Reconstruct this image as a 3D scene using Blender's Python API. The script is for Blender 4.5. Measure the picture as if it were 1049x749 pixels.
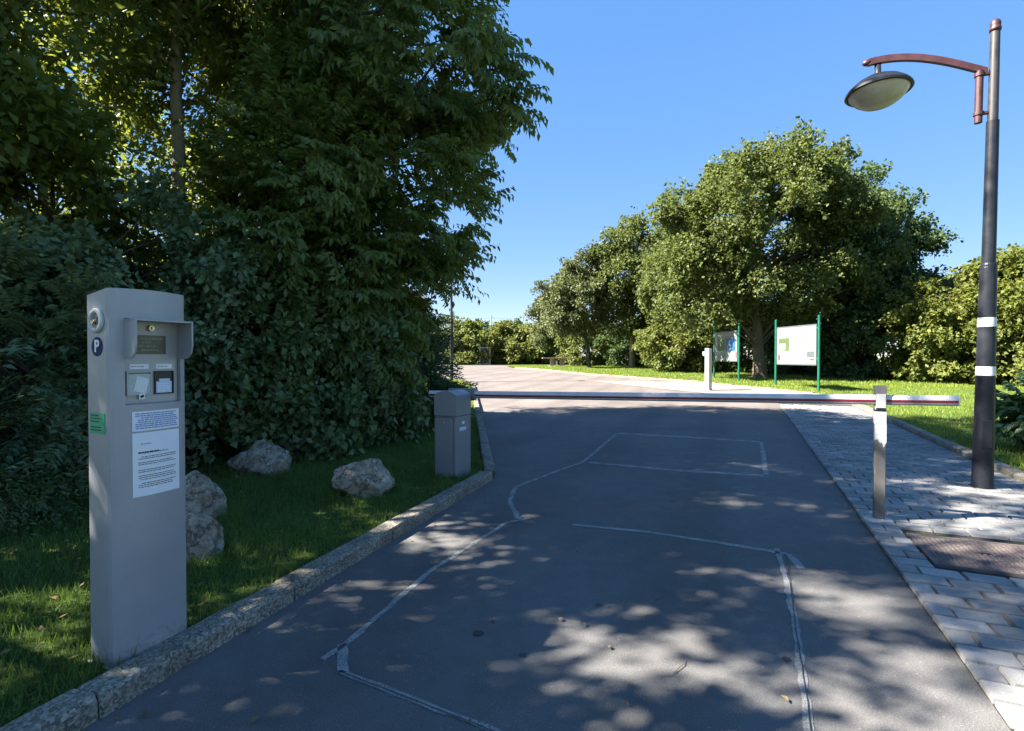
import bpy, bmesh, math, random
import numpy as np
from mathutils import Vector, Matrix

for _o in list(bpy.data.objects):
    bpy.data.objects.remove(_o, do_unlink=True)
S = bpy.context.scene
COL = S.collection
PI = math.pi
R = math.radians

# ------------------------------------------------------------------ camera
F_PX, CAM_H = 550.0, 1.45
cam_d = bpy.data.cameras.new('camera')
cam_d.sensor_width = 36.0
cam_d.lens = F_PX / 1049.0 * 36.0
cam_d.clip_start = 0.05
cam_d.clip_end = 3000
PITCH = math.atan(8.5 / F_PX)
cam = bpy.data.objects.new('camera', cam_d)
cam.location = (0, 0, CAM_H)
cam.rotation_euler = (PI / 2 - PITCH, 0, 0)
COL.objects.link(cam)
S.camera = cam

# ------------------------------------------------------------------ sky, sun, exposure
SUN_V = Vector((-1.0, -0.12, 0.95)).normalized()          # towards the sun
SUN_EL = math.asin(SUN_V.z)
world = bpy.data.worlds.new('World')
S.world = world
world.use_nodes = True
wn = world.node_tree
sky = wn.nodes.new('ShaderNodeTexSky')
sky.sky_type = 'NISHITA'
sky.sun_disc = False
sky.sun_elevation = SUN_EL
sky.sun_rotation = math.atan2(SUN_V.x, SUN_V.y)
sky.air_density = 0.7
sky.dust_density = 0.0
sky.ozone_density = 1.5
# a camera's even, deep blue sky: the physical sky with its range compressed and its colour strengthened everywhere alike
sc1 = wn.nodes.new('ShaderNodeVectorMath'); sc1.operation = 'SCALE'; sc1.inputs['Scale'].default_value = .125
gam = wn.nodes.new('ShaderNodeGamma'); gam.inputs[1].default_value = .27
sc2 = wn.nodes.new('ShaderNodeVectorMath'); sc2.operation = 'SCALE'; sc2.inputs['Scale'].default_value = 3.75
hsv = wn.nodes.new('ShaderNodeHueSaturation')
hsv.inputs['Hue'].default_value = .513
hsv.inputs['Saturation'].default_value = 2.95
wn.links.new(sky.outputs[0], sc1.inputs[0]); wn.links.new(sc1.outputs[0], gam.inputs[0]); wn.links.new(gam.outputs[0], sc2.inputs[0])
wn.links.new(sc2.outputs[0], hsv.inputs['Color'])
wn.links.new(hsv.outputs[0], wn.nodes['Background'].inputs[0])
wn.nodes['Background'].inputs[1].default_value = 0.054
sun_d = bpy.data.lights.new('sun', 'SUN')
sun_d.energy = 4.7
sun_d.angle = R(0.53)
sun_d.color = (1.0, 0.94, 0.84)
sun = bpy.data.objects.new('sun', sun_d)
sun.rotation_euler = SUN_V.to_track_quat('Z', 'Y').to_euler()
sun.location = (-20, -4, 20)
COL.objects.link(sun)
S.view_settings.view_transform = 'Standard'
S.view_settings.look = 'None'
S.view_settings.gamma = 1.0
S.view_settings.exposure = 2.72
S.cycles.max_bounces = 10
S.cycles.diffuse_bounces = 6
S.cycles.transmission_bounces = 8
S.cycles.transparent_max_bounces = 8
S.cycles.use_denoising = True

# ------------------------------------------------------------------ helpers
rng = np.random.default_rng(7)
random.seed(7)


def gz(y):                                     # the car park climbs gently beyond the barrier
    t = np.clip((np.asarray(y, float) - 14.0) / 28.0, 0, 1)
    return 0.6 * t * t * (3 - 2 * t)


def hn(x, y, s=1.0):                           # smooth bumps
    return (np.sin(x * 1.7 * s + 1.3) * np.cos(y * 1.3 * s + .4) + .5 * np.sin(x * 3.9 * s + y * 3.1 * s)) * .5


def lawn_z(x, y):
    return gz(y) + 0.060 + 0.016 * hn(x, y)


def tag(o, label=None, cat=None, group=None, kind=None):
    if label: o['label'] = label
    if cat: o['category'] = cat
    if group: o['group'] = group
    if kind: o['kind'] = kind
    return o


def link(o, parent=None):
    COL.objects.link(o)
    if parent is not None:
        o.parent = parent
    return o


def empty(name, loc, rz=0.0, label=None, cat=None, group=None):
    o = bpy.data.objects.new(name, None)
    o.empty_display_size = 0.2
    o.location = loc
    o.rotation_euler = (0, 0, rz)
    link(o)
    return tag(o, label, cat, group)


def obj(name, bm, m, parent=None, smooth=False):
    me = bpy.data.meshes.new(name)
    bm.normal_update()
    bm.to_mesh(me)
    bm.free()
    me.materials.append(m)
    if smooth:
        me.polygons.foreach_set('use_smooth', [True] * len(me.polygons))
    return link(bpy.data.objects.new(name, me), parent)


def np_obj(name, V, Fc, m, parent=None, smooth=False):
    V = np.ascontiguousarray(V, dtype=np.float32)
    Fc = np.ascontiguousarray(Fc, dtype=np.int32)
    n, k = Fc.shape
    me = bpy.data.meshes.new(name)
    me.vertices.add(len(V))
    me.vertices.foreach_set('co', V.ravel())
    me.loops.add(n * k)
    me.loops.foreach_set('vertex_index', Fc.ravel())
    me.polygons.add(n)
    me.polygons.foreach_set('loop_start', np.arange(n, dtype=np.int32) * k)
    if smooth:
        me.polygons.foreach_set('use_smooth', np.ones(n, dtype=bool))
    me.update(calc_edges=True)
    me.materials.append(m)
    return link(bpy.data.objects.new(name, me), parent)


def box(bm, c, s, bev=0.0, rz=0.0, seg=2, rot=None):
    r = bmesh.ops.create_cube(bm, size=1.0)
    vs = r['verts']
    M = Matrix.Translation(c) @ (rot if rot else Matrix.Rotation(rz, 4, 'Z')) @ Matrix.Diagonal((s[0], s[1], s[2], 1))
    bmesh.ops.transform(bm, matrix=M, verts=vs)
    if bev > 0:
        es = list({e for v in vs for e in v.link_edges})
        bmesh.ops.bevel(bm, geom=es, offset=bev, segments=seg, profile=.5, affect='EDGES')
    return bm


def B(*a, **k):
    return box(bmesh.new(), *a, **k)


def cyl(bm, p0, p1, r0, r1=None, n=20):
    p0, p1 = Vector(p0), Vector(p1)
    d = p1 - p0
    r1 = r0 if r1 is None else r1
    r = bmesh.ops.create_cone(bm, cap_ends=True, segments=n, radius1=r0, radius2=r1, depth=d.length)
    M = Matrix.Translation((p0 + p1) / 2) @ d.to_track_quat('Z', 'Y').to_matrix().to_4x4()
    bmesh.ops.transform(bm, matrix=M, verts=r['verts'])
    return bm


def lathe(bm, prof, n=32, M=None):
    rings = []
    for (r, z) in prof:
        rings.append([bm.verts.new((r * math.cos(2 * PI * i / n), r * math.sin(2 * PI * i / n), z)) for i in range(n)])
    for a, b in zip(rings, rings[1:]):
        for i in range(n):
            bm.faces.new((a[i], a[(i + 1) % n], b[(i + 1) % n], b[i]))
    bm.faces.new(list(reversed(rings[0])))
    bm.faces.new(rings[-1])
    if M is not None:
        bmesh.ops.transform(bm, matrix=M, verts=[v for r in rings for v in r])
    bmesh.ops.recalc_face_normals(bm, faces=bm.faces)
    return bm


def prism(bm, pts, z0, z1, top=None):
    """extrude a plan outline; top(x, y) may lift the top vertices"""
    a = [bm.verts.new((x, y, z0)) for x, y in pts]
    b = [bm.verts.new((x, y, z1 if top is None else top(x, y))) for x, y in pts]
    n = len(pts)
    for i in range(n):
        bm.faces.new((a[i], a[(i + 1) % n], b[(i + 1) % n], b[i]))
    bm.faces.new(list(reversed(a)))
    bm.faces.new(b)
    bmesh.ops.recalc_face_normals(bm, faces=bm.faces)
    return bm


def tube_np(path, rad, sides=6):
    """verts and quads of a tube along a polyline"""
    P = np.asarray(path, float)
    n = len(P)
    T = np.gradient(P, axis=0)
    T /= np.linalg.norm(T, axis=1, keepdims=True) + 1e-9
    up = np.array([0.31, .17, .93])
    A = np.cross(T, up); A /= np.linalg.norm(A, axis=1, keepdims=True) + 1e-9
    Bn = np.cross(T, A)
    th = np.arange(sides) * 2 * PI / sides
    rad = np.broadcast_to(np.asarray(rad, float), (n,))
    V = P[:, None, :] + rad[:, None, None] * (np.cos(th)[None, :, None] * A[:, None, :] + np.sin(th)[None, :, None] * Bn[:, None, :])
    i = np.arange(n - 1)[:, None] * sides
    j = np.arange(sides)[None, :]
    Fq = np.stack([i + j, i + (j + 1) % sides, i + sides + (j + 1) % sides, i + sides + j], -1).reshape(-1, 4)
    return V.reshape(-1, 3), Fq


class Acc:
    def __init__(s): s.V = []; s.F = []; s.n = 0

    def add(s, V, F_):
        s.V.append(V); s.F.append(F_ + s.n); s.n += len(V)

    def build(s, name, m, parent=None, smooth=True):
        return np_obj(name, np.concatenate(s.V), np.concatenate(s.F), m, parent, smooth)


def text_bm(s, size, bold=0.0):
    c = bpy.data.curves.new('t', 'FONT')
    c.body = s; c.size = size; c.align_x = 'CENTER'; c.align_y = 'CENTER'
    c.extrude = 0.0006; c.offset = bold
    o = bpy.data.objects.new('t', c)
    COL.objects.link(o)
    dg = bpy.context.evaluated_depsgraph_get()
    me = bpy.data.meshes.new_from_object(o.evaluated_get(dg))
    bm = bmesh.new(); bm.from_mesh(me)
    bpy.data.objects.remove(o); bpy.data.curves.remove(c); bpy.data.meshes.remove(me)
    return bm


def dup(o, parent=None):
    c = o.copy()
    COL.objects.link(c)
    c.parent = parent
    for ch in list(o.children):
        dup(ch, c)
    return c


def cut(o, bm_cut):
    """cut a hole into o's mesh, baked"""
    me = bpy.data.meshes.new('cut'); bm_cut.to_mesh(me); bm_cut.free()
    c = bpy.data.objects.new('cut', me); COL.objects.link(c)
    c.parent = o.parent
    m = o.modifiers.new('b', 'BOOLEAN'); m.object = c; m.operation = 'DIFFERENCE'; m.solver = 'EXACT'
    bpy.context.view_layer.update()
    dg = bpy.context.evaluated_depsgraph_get()
    new = bpy.data.meshes.new_from_object(o.evaluated_get(dg))
    o.modifiers.clear()
    o.data = new
    bpy.data.objects.remove(c)


# ------------------------------------------------------------------ materials
def new_mat(name):
    m = bpy.data.materials.new(name); m.use_nodes = True
    nt = m.node_tree
    return m, nt, nt.nodes['Principled BSDF']


def N(nt, t, **kw):
    n = nt.nodes.new(t)
    for k, v in kw.items(): setattr(n, k, v)
    return n


def noise(nt, scale, detail=4, rough=.6, src=None):
    n = N(nt, 'ShaderNodeTexNoise')
    n.inputs['Scale'].default_value = scale
    n.inputs['Detail'].default_value = detail
    n.inputs['Roughness'].default_value = rough
    if src is not None: nt.links.new(src, n.inputs['Vector'])
    return n


def ramp(nt, src, stops):
    r = N(nt, 'ShaderNodeValToRGB')
    e = r.color_ramp.elements
    while len(e) < len(stops): e.new(.5)
    for i, (p, c) in enumerate(stops):
        e[i].position = p
        e[i].color = (c, c, c, 1) if isinstance(c, (int, float)) else (*c, 1)
    nt.links.new(src, r.inputs[0])
    return r


def mix(nt, fac, a, b, mode='MIX'):
    n = N(nt, 'ShaderNodeMix', data_type='RGBA', blend_type=mode)
    for i, s in ((0, fac), (6, a), (7, b)):
        if isinstance(s, (int, float)): n.inputs[i].default_value = s
        elif isinstance(s, tuple): n.inputs[i].default_value = (*s, 1)
        else: nt.links.new(s, n.inputs[i])
    return n.outputs[2]


def coords(nt, kind='Object'):
    return N(nt, 'ShaderNodeTexCoord').outputs[kind]


def pos(nt):
    return N(nt, 'ShaderNodeNewGeometry').outputs['Position']


def bump(nt, bsdf, h, strength, dist):
    b = N(nt, 'ShaderNodeBump')
    b.inputs['Strength'].default_value = strength
    b.inputs['Distance'].default_value = dist
    nt.links.new(h, b.inputs['Height'])
    nt.links.new(b.outputs[0], bsdf.inputs['Normal'])


def plain(name, c1, c2=None, scale=8, rough=.5, metal=0.0, bstr=0.0, bscale=60, bdist=.002, spec=.5, rvar=.1):
    m, nt, b = new_mat(name)
    v = coords(nt)
    c2 = c2 or tuple(x * .8 for x in c1)
    n1 = noise(nt, scale, 6, .65, v)
    r = ramp(nt, n1.outputs[0], [(.35, c1), (.68, c2)])
    nt.links.new(r.outputs[0], b.inputs['Base Color'])
    rr = ramp(nt, n1.outputs[0], [(.3, max(0, rough - rvar)), (.7, min(1, rough + rvar))])
    nt.links.new(rr.outputs[0], b.inputs['Roughness'])
    b.inputs['Metallic'].default_value = metal
    b.inputs['Specular IOR Level'].default_value = spec
    if bstr:
        n2 = noise(nt, bscale, 5, .6, v)
        bump(nt, b, n2.outputs[0], bstr, bdist)
    return m


def leaf_mat(name, dark, mid, light, trans, tf=.36, rough=.42, spec=.4, clump=.5):
    m, nt, b = new_mat(name)
    g = N(nt, 'ShaderNodeNewGeometry')
    n = noise(nt, clump, 2, .5, g.outputs['Position'])
    ad = N(nt, 'ShaderNodeMath', operation='MULTIPLY_ADD')
    nt.links.new(n.outputs[0], ad.inputs[0]); ad.inputs[1].default_value = .8
    ri = N(nt, 'ShaderNodeMath', operation='MULTIPLY'); ri.inputs[1].default_value = .5
    nt.links.new(g.outputs['Random Per Island'], ri.inputs[0])
    nt.links.new(ri.outputs[0], ad.inputs[2])
    r = ramp(nt, ad.outputs[0], [(.1, dark), (.55, mid), (.98, light)])
    nt.links.new(r.outputs[0], b.inputs['Base Color'])
    b.inputs['Roughness'].default_value = rough
    b.inputs['Specular IOR Level'].default_value = spec
    t = N(nt, 'ShaderNodeBsdfTranslucent')
    tc = mix(nt, .6, r.outputs[0], trans)
    nt.links.new(tc, t.inputs[0])
    ms = N(nt, 'ShaderNodeMixShader'); ms.inputs[0].default_value = tf
    nt.links.new(b.outputs[0], ms.inputs[1]); nt.links.new(t.outputs[0], ms.inputs[2])
    nt.links.new(ms.outputs[0], nt.nodes['Material Output'].inputs[0])
    return m


def asphalt_mat():
    m, nt, b = new_mat('asphalt')
    p = pos(nt)
    sp = noise(nt, 150, 4, .85, p)
    st = N(nt, 'ShaderNodeTexVoronoi'); st.inputs['Scale'].default_value = 120
    nt.links.new(p, st.inputs['Vector'])
    big = noise(nt, .45, 5, .6, p)
    med = noise(nt, 5, 5, .7, p)
    c = ramp(nt, sp.outputs[0], [(.32, (.060, .060, .062)), (.52, (.115, .111, .108)), (.72, (.215, .205, .193))])
    c2 = ramp(nt, big.outputs[0], [(.3, .80), (.7, 1.22)])
    c3 = ramp(nt, med.outputs[0], [(.3, .86), (.7, 1.12)])
    bits = ramp(nt, st.outputs['Color'], [(.88, 0.0), (.97, .85)])
    o = mix(nt, 1.0, c.outputs[0], c2.outputs[0], 'MULTIPLY')
    o = mix(nt, 1.0, o, c3.outputs[0], 'MULTIPLY')
    o = mix(nt, bits.outputs[0], o, (.20, .19, .175))
    # car park beyond the entrance lane: warm sunlight put into the asphalt colour
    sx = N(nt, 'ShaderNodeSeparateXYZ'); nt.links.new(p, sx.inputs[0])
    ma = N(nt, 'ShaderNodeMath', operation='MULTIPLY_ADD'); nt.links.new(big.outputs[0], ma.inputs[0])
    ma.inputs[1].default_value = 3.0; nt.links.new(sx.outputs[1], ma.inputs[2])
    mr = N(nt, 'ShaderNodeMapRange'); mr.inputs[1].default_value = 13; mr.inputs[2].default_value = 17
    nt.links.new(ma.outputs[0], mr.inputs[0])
    sun_tint = mix(nt, 1.0, o, (1.2, 1.04, .96), 'MULTIPLY')
    o = mix(nt, mr.outputs[0], o, sun_tint)
    # polished wheel tracks along the lane
    cx = N(nt, 'ShaderNodeVectorMath', operation='DOT_PRODUCT'); nt.links.new(p, cx.inputs[0]); cx.inputs[1].default_value = (math.cos(R(22)), -math.sin(R(22)), 0)
    wv = N(nt, 'ShaderNodeMath', operation='MULTIPLY_ADD'); nt.links.new(cx.outputs['Value'], wv.inputs[0]); wv.inputs[1].default_value = 4.0; wv.inputs[2].default_value = 1.6
    wob = N(nt, 'ShaderNodeMath', operation='MULTIPLY_ADD'); nt.links.new(big.outputs[0], wob.inputs[0]); wob.inputs[1].default_value = 2.0; nt.links.new(wv.outputs[0], wob.inputs[2])
    sn = N(nt, 'ShaderNodeMath', operation='SINE'); nt.links.new(wob.outputs[0], sn.inputs[0])
    tr = ramp(nt, sn.outputs[0], [(.0, .97), (.9, .82)])
    o = mix(nt, 1.0, o, tr.outputs[0], 'MULTIPLY')
    pt = noise(nt, 1.3, 6, .75, p)
    o = mix(nt, ramp(nt, pt.outputs[0], [(.55, 0.0), (.75, .35)]).outputs[0], o, (.15, .14, .128))
    nt.links.new(o, b.inputs['Base Color'])
    b.inputs['Roughness'].default_value = .82
    b.inputs['Specular IOR Level'].default_value = .35
    hs = mix(nt, .5, sp.outputs[0], st.outputs['Distance'])
    bump(nt, b, hs, .55, .006)
    return m


def line_mat():
    m, nt, b = new_mat('joint_sealant')
    p = pos(nt)
    n = noise(nt, 140, 4, .7, p)
    n2 = noise(nt, 7, 4, .7, p)
    r = ramp(nt, n.outputs[0], [(.3, (.23, .23, .23)), (.7, (.32, .316, .308))])
    nt.links.new(r.outputs[0], b.inputs['Base Color'])
    b.inputs['Roughness'].default_value = .85
    mx = mix(nt, .5, n.outputs[0], n2.outputs[0])
    al = ramp(nt, mx, [(.38, .38), (.56, .9)])
    nt.links.new(al.outputs[0], b.inputs['Alpha'])
    return m


def paver_mat():
    m, nt, b = new_mat('concrete_paver')
    oi = N(nt, 'ShaderNodeObjectInfo')
    g = N(nt, 'ShaderNodeNewGeometry')
    p = g.outputs['Position']
    n = noise(nt, 140, 4, .7, p)
    n2 = noise(nt, 1.6, 5, .65, p)
    w = noise(nt, 3.0, 2, .5, p)
    mr = N(nt, 'ShaderNodeMath', operation='ADD')
    nt.links.new(oi.outputs['Random'], mr.inputs[0]); nt.links.new(g.outputs['Random Per Island'], mr.inputs[1])
    fr = N(nt, 'ShaderNodeMath', operation='FRACT'); nt.links.new(mr.outputs[0], fr.inputs[0])
    base = ramp(nt, fr.outputs[0], [(0, (.18, .178, .175)), (.5, (.23, .226, .22)), (1, (.29, .283, .272))])
    sp = ramp(nt, n.outputs[0], [(.3, .72), (.7, 1.18)])
    st = ramp(nt, n2.outputs[0], [(.35, .70), (.65, 1.12)])
    o = mix(nt, 1.0, base.outputs[0], sp.outputs[0], 'MULTIPLY')
    o = mix(nt, 1.0, o, st.outputs[0], 'MULTIPLY')
    nt.links.new(o, b.inputs['Base Color'])
    b.inputs['Roughness'].default_value = .8
    bump(nt, b, n.outputs[0], .4, .003)
    return m


def kerb_mat():
    m, nt, b = new_mat('exposed_aggregate_kerb')
    p = pos(nt)
    v = N(nt, 'ShaderNodeTexVoronoi'); v.inputs['Scale'].default_value = 95; nt.links.new(p, v.inputs['Vector'])
    n = noise(nt, 3.0, 6, .7, p)
    n3 = noise(nt, 60, 4, .7, p)
    c = ramp(nt, v.outputs['Color'], [(.15, (.085, .078, .066)), (.5, (.18, .165, .14)), (.85, (.31, .285, .245))])
    d = ramp(nt, n.outputs[0], [(.36, (.58, .56, .50)), (.6, (1.1, 1.08, 1.02))])
    o = mix(nt, 1.0, c.outputs[0], d.outputs[0], 'MULTIPLY')
    moss = ramp(nt, noise(nt, 9, 5, .7, p).outputs[0], [(.57, 0.0), (.7, .55)])
    o = mix(nt, moss.outputs[0], o, (.10, .105, .06))
    nt.links.new(o, b.inputs['Base Color'])
    b.inputs['Roughness'].default_value = .88
    bump(nt, b, mix(nt, .5, v.outputs['Distance'], n3.outputs[0]), .8, .006)
    return m


def soil_mat(name, a, c, d):
    m, nt, b = new_mat(name)
    p = pos(nt)
    n = noise(nt, .8, 6, .7, p); n2 = noise(nt, 45, 5, .75, p)
    r = ramp(nt, n2.outputs[0], [(.3, a), (.55, c), (.75, d)])
    r2 = ramp(nt, n.outputs[0], [(.3, .75), (.7, 1.2)])
    nt.links.new(mix(nt, 1.0, r.outputs[0], r2.outputs[0], 'MULTIPLY'), b.inputs['Base Color'])
    b.inputs['Roughness'].default_value = .95
    b.inputs['Specular IOR Level'].default_value = .15
    bump(nt, b, n2.outputs[0], .9, .03)
    return m


def rock_mat():
    m, nt, b = new_mat('limestone')
    p = coords(nt)
    n = noise(nt, 7, 8, .7, p); n2 = noise(nt, 45, 6, .75, p); n3 = noise(nt, 4, 4, .6, p)
    r = ramp(nt, n.outputs[0], [(.3, (.11, .09, .06)), (.45, (.28, .235, .172)), (.60, (.43, .385, .31)), (.8, (.56, .52, .46))])
    o = mix(nt, ramp(nt, n3.outputs[0], [(.52, 0.0), (.66, .75)]).outputs[0], r.outputs[0], (.24, .155, .075))
    o = mix(nt, 1.0, o, ramp(nt, n2.outputs[0], [(.3, .6), (.65, 1.15)]).outputs[0], 'MULTIPLY')
    vo = N(nt, 'ShaderNodeTexVoronoi', feature='DISTANCE_TO_EDGE'); vo.inputs['Scale'].default_value = 6
    nt.links.new(mix(nt, .25, p, n.outputs['Color']), vo.inputs['Vector'])
    ck = ramp(nt, vo.outputs[0], [(.0, .35), (.05, 1.0)])
    o = mix(nt, 1.0, o, ck.outputs[0], 'MULTIPLY')
    nt.links.new(o, b.inputs['Base Color'])
    b.inputs['Roughness'].default_value = .9
    bump(nt, b, mix(nt, .35, n2.outputs[0], ck.outputs[0]), 1.0, .02)
    return m


def bark_mat(name, a, c):
    m, nt, b = new_mat(name)
    p = coords(nt)
    mp = N(nt, 'ShaderNodeMapping'); mp.inputs['Scale'].default_value = (9, 9, 1.6)
    nt.links.new(p, mp.inputs[0])
    n = noise(nt, 2.2, 7, .7, mp.outputs[0]); n2 = noise(nt, .8, 3, .5, p)
    r = ramp(nt, n.outputs[0], [(.32, a), (.68, c)])
    o = mix(nt, ramp(nt, n2.outputs[0], [(.5, 0.0), (.7, .4)]).outputs[0], r.outputs[0], (.10, .11, .055))
    nt.links.new(o, b.inputs['Base Color'])
    b.inputs['Roughness'].default_value = .9
    bump(nt, b, n.outputs[0], .9, .03)
    return m


def brushed_mat():
    m, nt, b = new_mat('satin_steel_paint')
    p = coords(nt)
    mp = N(nt, 'ShaderNodeMapping'); mp.inputs['Scale'].default_value = (30, 30, 3)
    nt.links.new(p, mp.inputs[0])
    n = noise(nt, 3, 5, .6, mp.outputs[0]); n2 = noise(nt, 3.2, 5, .6, p)
    r = ramp(nt, n2.outputs[0], [(.3, (.28, .286, .298)), (.7, (.335, .34, .35))])
    nt.links.new(r.outputs[0], b.inputs['Base Color'])
    rr = ramp(nt, n.outputs[0], [(.3, .38), (.7, .52)])
    nt.links.new(rr.outputs[0], b.inputs['Roughness'])
    b.inputs['Metallic'].default_value = .25
    # dried mud splashed on the foot of the housing
    sx = N(nt, 'ShaderNodeSeparateXYZ'); nt.links.new(p, sx.inputs[0])
    mr = N(nt, 'ShaderNodeMapRange'); mr.inputs[1].default_value = .0; mr.inputs[2].default_value = .22; mr.inputs[3].default_value = .34; mr.inputs[4].default_value = 0
    nt.links.new(sx.outputs[2], mr.inputs[0])
    dn = noise(nt, 38, 6, .75, p)
    ad = N(nt, 'ShaderNodeMath', operation='ADD'); nt.links.new(dn.outputs[0], ad.inputs[0]); nt.links.new(mr.outputs[0], ad.inputs[1])
    dm = ramp(nt, ad.outputs[0], [(.70, 0.0), (.88, .45)])
    nt.links.new(mix(nt, dm.outputs[0], r.outputs[0], (.12, .095, .065)), b.inputs['Base Color'])
    return m


def glass_mat():
    m, nt, b = new_mat('clear_acrylic')
    b.inputs['Base Color'].default_value = (.85, .9, .88, 1)
    b.inputs['Roughness'].default_value = .08
    b.inputs['Alpha'].default_value = .28
    return m


M = {}
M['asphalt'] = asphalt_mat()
M['line'] = line_mat()
M['stain'] = plain('oil_stain', (.018, .018, .019), (.03, .03, .03), 30, .55)
M['paver'] = paver_mat()
M['sand'] = soil_mat('jointing_sand', (.035, .034, .032), (.065, .062, .058), (.10, .095, .085))
M['kerb'] = kerb_mat()
M['conc'] = plain('pale_concrete', (.17, .147, .125), (.22, .192, .165), 2.2, .85, 0, .4, 90, .003)
M['cement'] = plain('cement_patch', (.34, .335, .325), (.45, .44, .42), 14, .9, 0, .6, 60, .006)
M['lawn'] = soil_mat('lawn_thatch', (.026, .044, .011), (.055, .092, .020), (.095, .14, .034))
M['litter_soil'] = soil_mat('leaf_mould', (.010, .009, .006), (.024, .02, .012), (.045, .036, .02))
M['rock'] = rock_mat()
M['bark'] = bark_mat('dark_bark', (.028, .023, .016), (.085, .07, .05))
M['bark_mid'] = bark_mat('brown_bark', (.055, .044, .028), (.14, .11, .072))
M['bark_tan'] = bark_mat('tan_bark', (.18, .14, .075), (.36, .29, .18))
M['steel'] = brushed_mat()
M['steel_in'] = plain('satin_panel', (.31, .312, .318), (.37, .37, .372), 5, .42, .25)
M['grey_paint'] = plain('grey_enamel', (.18, .188, .202), (.205, .213, .228), 4, .45, .15, .05, 200, .0005)
M['seam'] = plain('dark_seam', (.02, .02, .022), None, 5, .7)
M['white'] = plain('white_paint', (.74, .74, .73), (.66, .66, .65), 6, .4, 0, 0)
M['arm'] = plain('white_arm_lacquer', (.60, .60, .63), (.50, .50, .53), 9, .32)
M['red'] = plain('red_band', (.20, .012, .025), (.15, .010, .02), 12, .4)
M['post_grey'] = plain('grey_brown_post', (.13, .12, .112), (.17, .158, .148), 7, .5, .2, .1, 90, .001)
M['tape'] = plain('grey_tape', (.42, .42, .43), (.50, .50, .50), 20, .5)
M['peel'] = plain('peeling_white_sticker', (.62, .62, .62), (.40, .40, .40), 40, .6, 0, .3, 50, .002)
M['lamp_black'] = plain('blue_black_enamel', (.010, .012, .018), (.018, .02, .027), 5, .45, 0, .05, 120, .0005, spec=.25)
M['lamp_grey'] = plain('weathered_pole', (.026, .024, .027), (.040, .037, .039), 8, .5)
M['lamp_red'] = plain('faded_maroon_enamel', (.042, .012, .015), (.062, .019, .022), 9, .5, 0, .1, 80, .001)
M['lens'] = plain('dusty_lamp_bowl', (.62, .54, .45), (.44, .36, .28), 7, .45)
M['reflect'] = plain('reflective_band', (.62, .62, .63), (.54, .54, .55), 12, .35)
M['navy'] = plain('navy_sticker', (.008, .018, .09), (.010, .02, .10), 6, .6, spec=.15)
M['green_st'] = plain('green_sticker', (.015, .33, .15), (.02, .38, .18), 9, .5)
M['ink'] = plain('black_print', (.02, .02, .022), None, 5, .7)
M['blueink'] = plain('blue_print', (.12, .24, .52), None, 5, .7)
M['paper'] = plain('white_paper', (.74, .76, .78), (.70, .72, .75), 9, .55, 0, .15, 14, .002)
M['screen'] = plain('lcd', (.035, .042, .026), (.05, .058, .036), 12, .22)
M['pix'] = plain('lcd_text', (.22, .23, .15), None, 12, .5)
M['black'] = plain('black_plastic', (.012, .012, .013), None, 9, .4)
M['acrylic'] = glass_mat()
M['brass'] = plain('lock_brass', (.55, .48, .28), (.45, .38, .2), 40, .3, .8)
M['bluelight'] = plain('pale_blue_tray', (.42, .50, .66), (.55, .6, .7), 60, .5)
M['green_post'] = plain('green_powder_coat', (.004, .085, .050), (.006, .105, .062), 6, .35)
M['board'] = plain('white_board', (.165, .19, .185), (.15, .172, .167), 4, .4)
M['bgreen'] = plain('map_land', (.045, .07, .022), (.075, .10, .04), 4, .5)
M['bblue'] = plain('map_sea', (.012, .062, .17), (.022, .085, .2), 3, .5)
M['bred'] = plain('map_red_ink', (.20, .04, .06), None, 3, .5)
M['bgrey'] = plain('map_text', (.075, .09, .095), None, 3, .5)
M['bpaper'] = plain('faded_poster', (.19, .20, .20), (.175, .188, .188), 4, .5)
M['mapgreen'] = plain('map_green', (.11, .16, .06), (.16, .21, .09), 4, .5)
M['mapblue'] = plain('map_blue', (.03, .14, .36), (.05, .2, .42), 3, .5)
M['mapred'] = plain('map_red', (.50, .10, .14), None, 3, .5)
M['mapgrey'] = plain('map_grey', (.22, .26, .27), None, 3, .5)
M['wood'] = plain('weathered_wood', (.36, .22, .145), (.27, .16, .10), 6, .8, 0, .3, 30, .004)
M['stone'] = plain('cast_stone', (.36, .27, .20), (.28, .21, .15), 6, .85, 0, .3, 30, .004)
M['rust'] = plain('rusty_cast_iron', (.098, .078, .072), (.14, .11, .10), 14, .85, .05, .4, 60, .003)
M['galv'] = plain('galvanised', (.40, .42, .44), (.34, .36, .38), 8, .45, .4)
M['farpole'] = plain('dark_pole', (.02, .022, .022), (.03, .032, .032), 5, .5)
M['twig'] = plain('dry_twig', (.16, .12, .07), (.10, .075, .045), 20, .85)
M['lf_left'] = leaf_mat('leaf_cherry', (.052, .088, .026), (.095, .142, .040), (.14, .18, .052), (.34, .40, .05), .40, .46, .35)
M['lf_left2'] = leaf_mat('leaf_bright', (.044, .078, .016), (.080, .125, .026), (.13, .165, .035), (.34, .38, .045), .42, .46, .35)
M['lf_shrub'] = leaf_mat('leaf_shrub', (.050, .092, .032), (.092, .148, .054), (.13, .185, .07), (.22, .32, .06), .2, .46, .35)
M['lf_blue'] = leaf_mat('leaf_bluegreen', (.054, .096, .046), (.092, .146, .072), (.13, .185, .09), (.2, .3, .08), .2, .48, .32)
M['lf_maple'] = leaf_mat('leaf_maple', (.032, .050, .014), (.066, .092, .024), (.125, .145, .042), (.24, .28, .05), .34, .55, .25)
M['lf_dark'] = leaf_mat('leaf_darkmaple', (.024, .048, .020), (.046, .078, .028), (.08, .115, .04), (.18, .25, .05), .30, .55, .25)
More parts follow.
